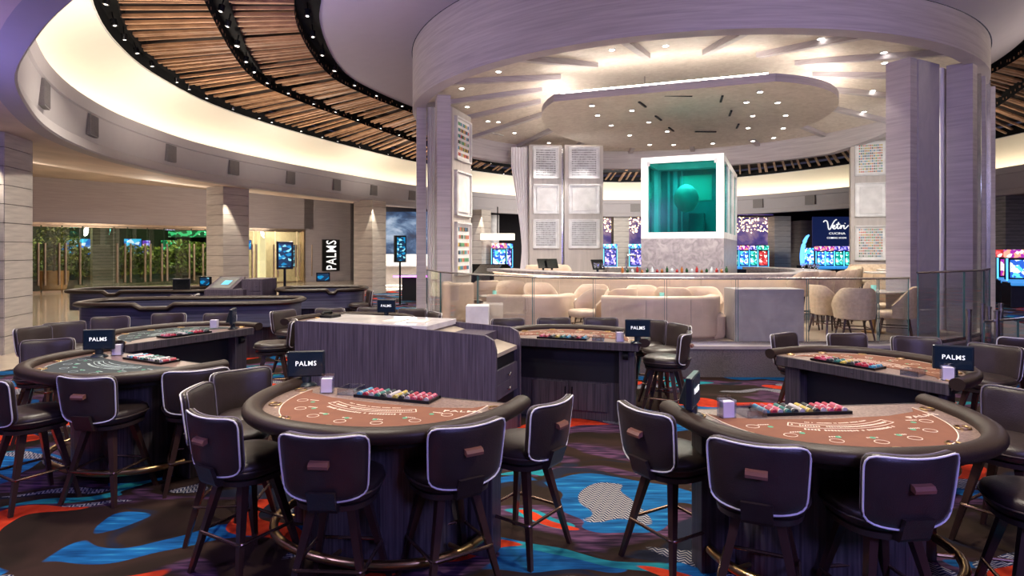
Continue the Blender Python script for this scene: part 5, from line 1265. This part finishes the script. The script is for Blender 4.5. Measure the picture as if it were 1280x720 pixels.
# crescent blue light sculpture machine
d=37; t=thing('crescent_machine','gaming machine with a tall curved crescent of blue light, left of the navy sign','slot machine',(X(1008,d),d,0)); b=B(); b.box(0,0,0,.9,.7,1.0,bev=.03); b.build('cabinet',MATS['glossy_black_cabinet'],t)
b=B(); b.tube([(.55+.5*math.cos(R(a))-.3,0,1.5+1.35*math.sin(R(a))) for a in range(100,262,12)],[.05,.08,.1,.12,.13,.14,.15,.15,.14,.13,.12,.1,.08,.05][:14],8) ; b.build('light_crescent',M('blue_glow_tube',(.1,.3,1),emit=(.12,.4,1),es=2.2),t,True)
b=B(); b.box(.1,-.05,1.05,.6,.12,1.0); b.build('main_screen',SCM[0],t)
# navy restaurant sign
d=40; zb,zt=Z(310,d),Z(271,d); wd_=(1072-1015)/F*d
t=thing('restaurant_sign','big navy sign with white script restaurant name beyond the bar','sign',(X(1044,d),d,zb)); b=B(); b.box(0,0,0,wd_,.12,zt-zb); b.build('sign_board',M('navy_board',(.008,.015,.06),.4,emit=(.008,.015,.07),es=.8),t)
cu=bpy.data.curves.new('script','CURVE'); cu.dimensions='3D'; cu.bevel_depth=.035; cu.resolution_u=6
STR_=[[(-.95,.42),(-.85,.55),(-.7,.5),(-.62,.2),(-.55,-.25),(-.5,-.3),(-.35,.0),(-.2,.35),(-.05,.6),(.05,.65)],[(-.28,-.12),(-.12,-.05),(-.1,.08),(-.2,.06),(-.24,-.12),(-.12,-.24),(.02,-.12),(.12,.1),(.2,.4)],[(.2,.4),(.12,.0),(.14,-.2),(.25,-.18),(.34,-.02),(.4,.08),(.42,-.0),(.36,-.22)],[(.42,-.05),(.5,.06),(.6,.1)],[(.02,.18),(.3,.22)],[(.64,.08),(.6,-.12),(.66,-.22),(.8,-.1),(.95,.1)],[(.68,.28),(.7,.3)]]
for s in STR_:
    sp=cu.splines.new('BEZIER'); sp.bezier_points.add(len(s)-1)
    for q,(a,c) in zip(sp.bezier_points,s): q.co=(a*.86+.0,-.1,1.42+c*.68); q.handle_left_type=q.handle_right_type='AUTO'
o=bpy.data.objects.new('tmp',cu); C.objects.link(o); bpy.context.view_layer.update(); me=bpy.data.meshes.new_from_object(o.evaluated_get(bpy.context.evaluated_depsgraph_get())); me.materials.clear(); bpy.data.objects.remove(o)
link_mesh('script_letters',me,whitelit,t)
text('sign_words','CUCINA',.2,whitelit,t,(.08,-.08,.95),(PI/2,0,0),.01,squash=1.35); text('sign_words','COMING SOON',.16,whitelit,t,(.05,-.08,.66),(PI/2,0,0),.01,squash=1.05)
# mural band and sparkle chandelier
mur=emis('hall_mural',[(.3,(.03,.03,.15)),(.45,(.12,.08,.3)),(.55,(.35,.22,.35)),(.66,(.7,.5,.6)),(.72,(.1,.12,.5))],(.5,.5,.8),.8,False)
def mural(px0,px1,py0,py1,d,label):
    b=B(); b.box(0,0,0,(px1-px0)/F*d,.1,Z(py0,d)-Z(py1,d)); tag(b.build('wall_mural',mur,loc=(X((px0+px1)/2,d),d,Z(py1,d))),label,'screen')
mural(896,966,268,306,43,'lit violet mural wall above the slot machines right of the tank')
mural(752,805,272,306,44,'lit violet mural wall left of the tank')
def sparkle(px0,px1,d,z0,z1,label,n=160):
    rnd=random.Random(int(px0)); b=B()
    for _ in range(n):
        x=rnd.uniform(X(px0,d),X(px1,d)); z=rnd.uniform(z0,z1); y=d+rnd.uniform(-.7,.7); s=rnd.uniform(.03,.07)
        b.add([(x-s,y,z),(x,y-s,z),(x+s,y,z),(x,y+s,z),(x,y,z+s),(x,y,z-s)],[(0,1,4),(1,2,4),(2,3,4),(3,0,4),(1,0,5),(2,1,5),(3,2,5),(0,3,5)])
    t=thing('bead_chandelier',label,'chandelier',(0,0,0)); tag(b.build('glowing_beads',M('warm_bead',(1,.7,.4),emit=(1,.68,.38),es=5),t),kind='stuff')
    b=B(); b.box((X(px0,d)+X(px1,d))/2,d,z1,X(px1,d)-X(px0,d),1.6,.1); b.build('ceiling_frame',darkin,t)
sparkle(898,966,41.5,3.1,4.15,'wide chandelier of warm glowing beads right of the tank')
sparkle(756,806,42,3.1,4.15,'chandelier of warm glowing beads left of the tank',110)
# hall between the curtains: wood slab, lantern, sloped machines
b=B(); b.box(0,0,0,1.6,.3,4.0); tag(b.build('walnut_panel',M('walnut_panel',(.3,.11,.05),.45,grain=(1,1,20),col2=(.18,.06,.03)),loc=(X(596,35.2),35.6,0)),'tall walnut wall panel behind the stone column between curtains','wall panel')
d=32; t=thing('drum_lantern','white glowing drum lantern hanging beyond the tied curtain','lamp',(X(622,d),d,0)); b=B(); b.lathe([(.9,Z(300,d)),(.9,Z(292,d))],24,sy=.5); b.build('lamp_shade',M('lit_shade',(1,.95,.85),emit=(1,.9,.75),es=1.6),t); b=B(); b.tube([(0,0,Z(292,d)),(0,0,4.2)],.03,6); b.build('hanging_rod',blackmetal,t)
t=thing('pale_column','white round column behind the drum lantern','column',(X(616,38),38,0)); b=B(); b.lathe([(.4,0),(.4,4.1)],20); b.build('shaft',wpaint,t,True)
for i,(px,d) in enumerate([(596,27),(609,26),(627,27)]):
    t=thing('terminal_stand',['dark sloped gaming terminal beyond the glass, left one','steel-edged sloped gaming terminal beyond the glass, middle one','dark sloped gaming terminal beyond the glass, right one'][i],'gaming terminal',(X(px,d),d,0),R([0,-25,30][i]),'sloped terminals beyond the platform')
    b=B(); b.box(0,0,0,.7,.6,.95,bev=.03); b.build('terminal_body',darkin,t); b=B(); b.add([(-.5,-.35,.95),(.5,-.35,.95),(.5,.35,1.3),(-.5,.35,1.3),(-.5,-.35,.9),(.5,-.35,.9),(.5,.35,1.25),(-.5,.35,1.25)],[(0,1,2,3),(7,6,5,4),(0,4,5,1),(1,5,6,2),(2,6,7,3),(3,7,4,0)]); b.build('sloped_screen',steel if i==1 else blackscreen,t)
# right edge: navy screen and monitor
d=27; t=thing('navy_screen','dark navy screen with white letters at the right edge of the photo','screen',(X(1290,d),d,Z(305,d))); b=B(); b.box(0,0,0,1.6,.1,Z(262,d)-Z(305,d)); b.build('screen_face',M('navy_glow',(.01,.01,.06),emit=(.02,.02,.12),es=1),t); text('screen_letters','L',.4,whitelit,t,(-.55,-.06,.95),(PI/2,0,0),.005); text('screen_letters','ON',.25,whitelit,t,(-.5,-.06,.4),(PI/2,0,0),.005)
x,y=bx_(1273,398); 
stool(X(1281,6.6),6.6,(.3,.9),'dark stool cut off by the right edge beside the steel posts','stools at the right edge')
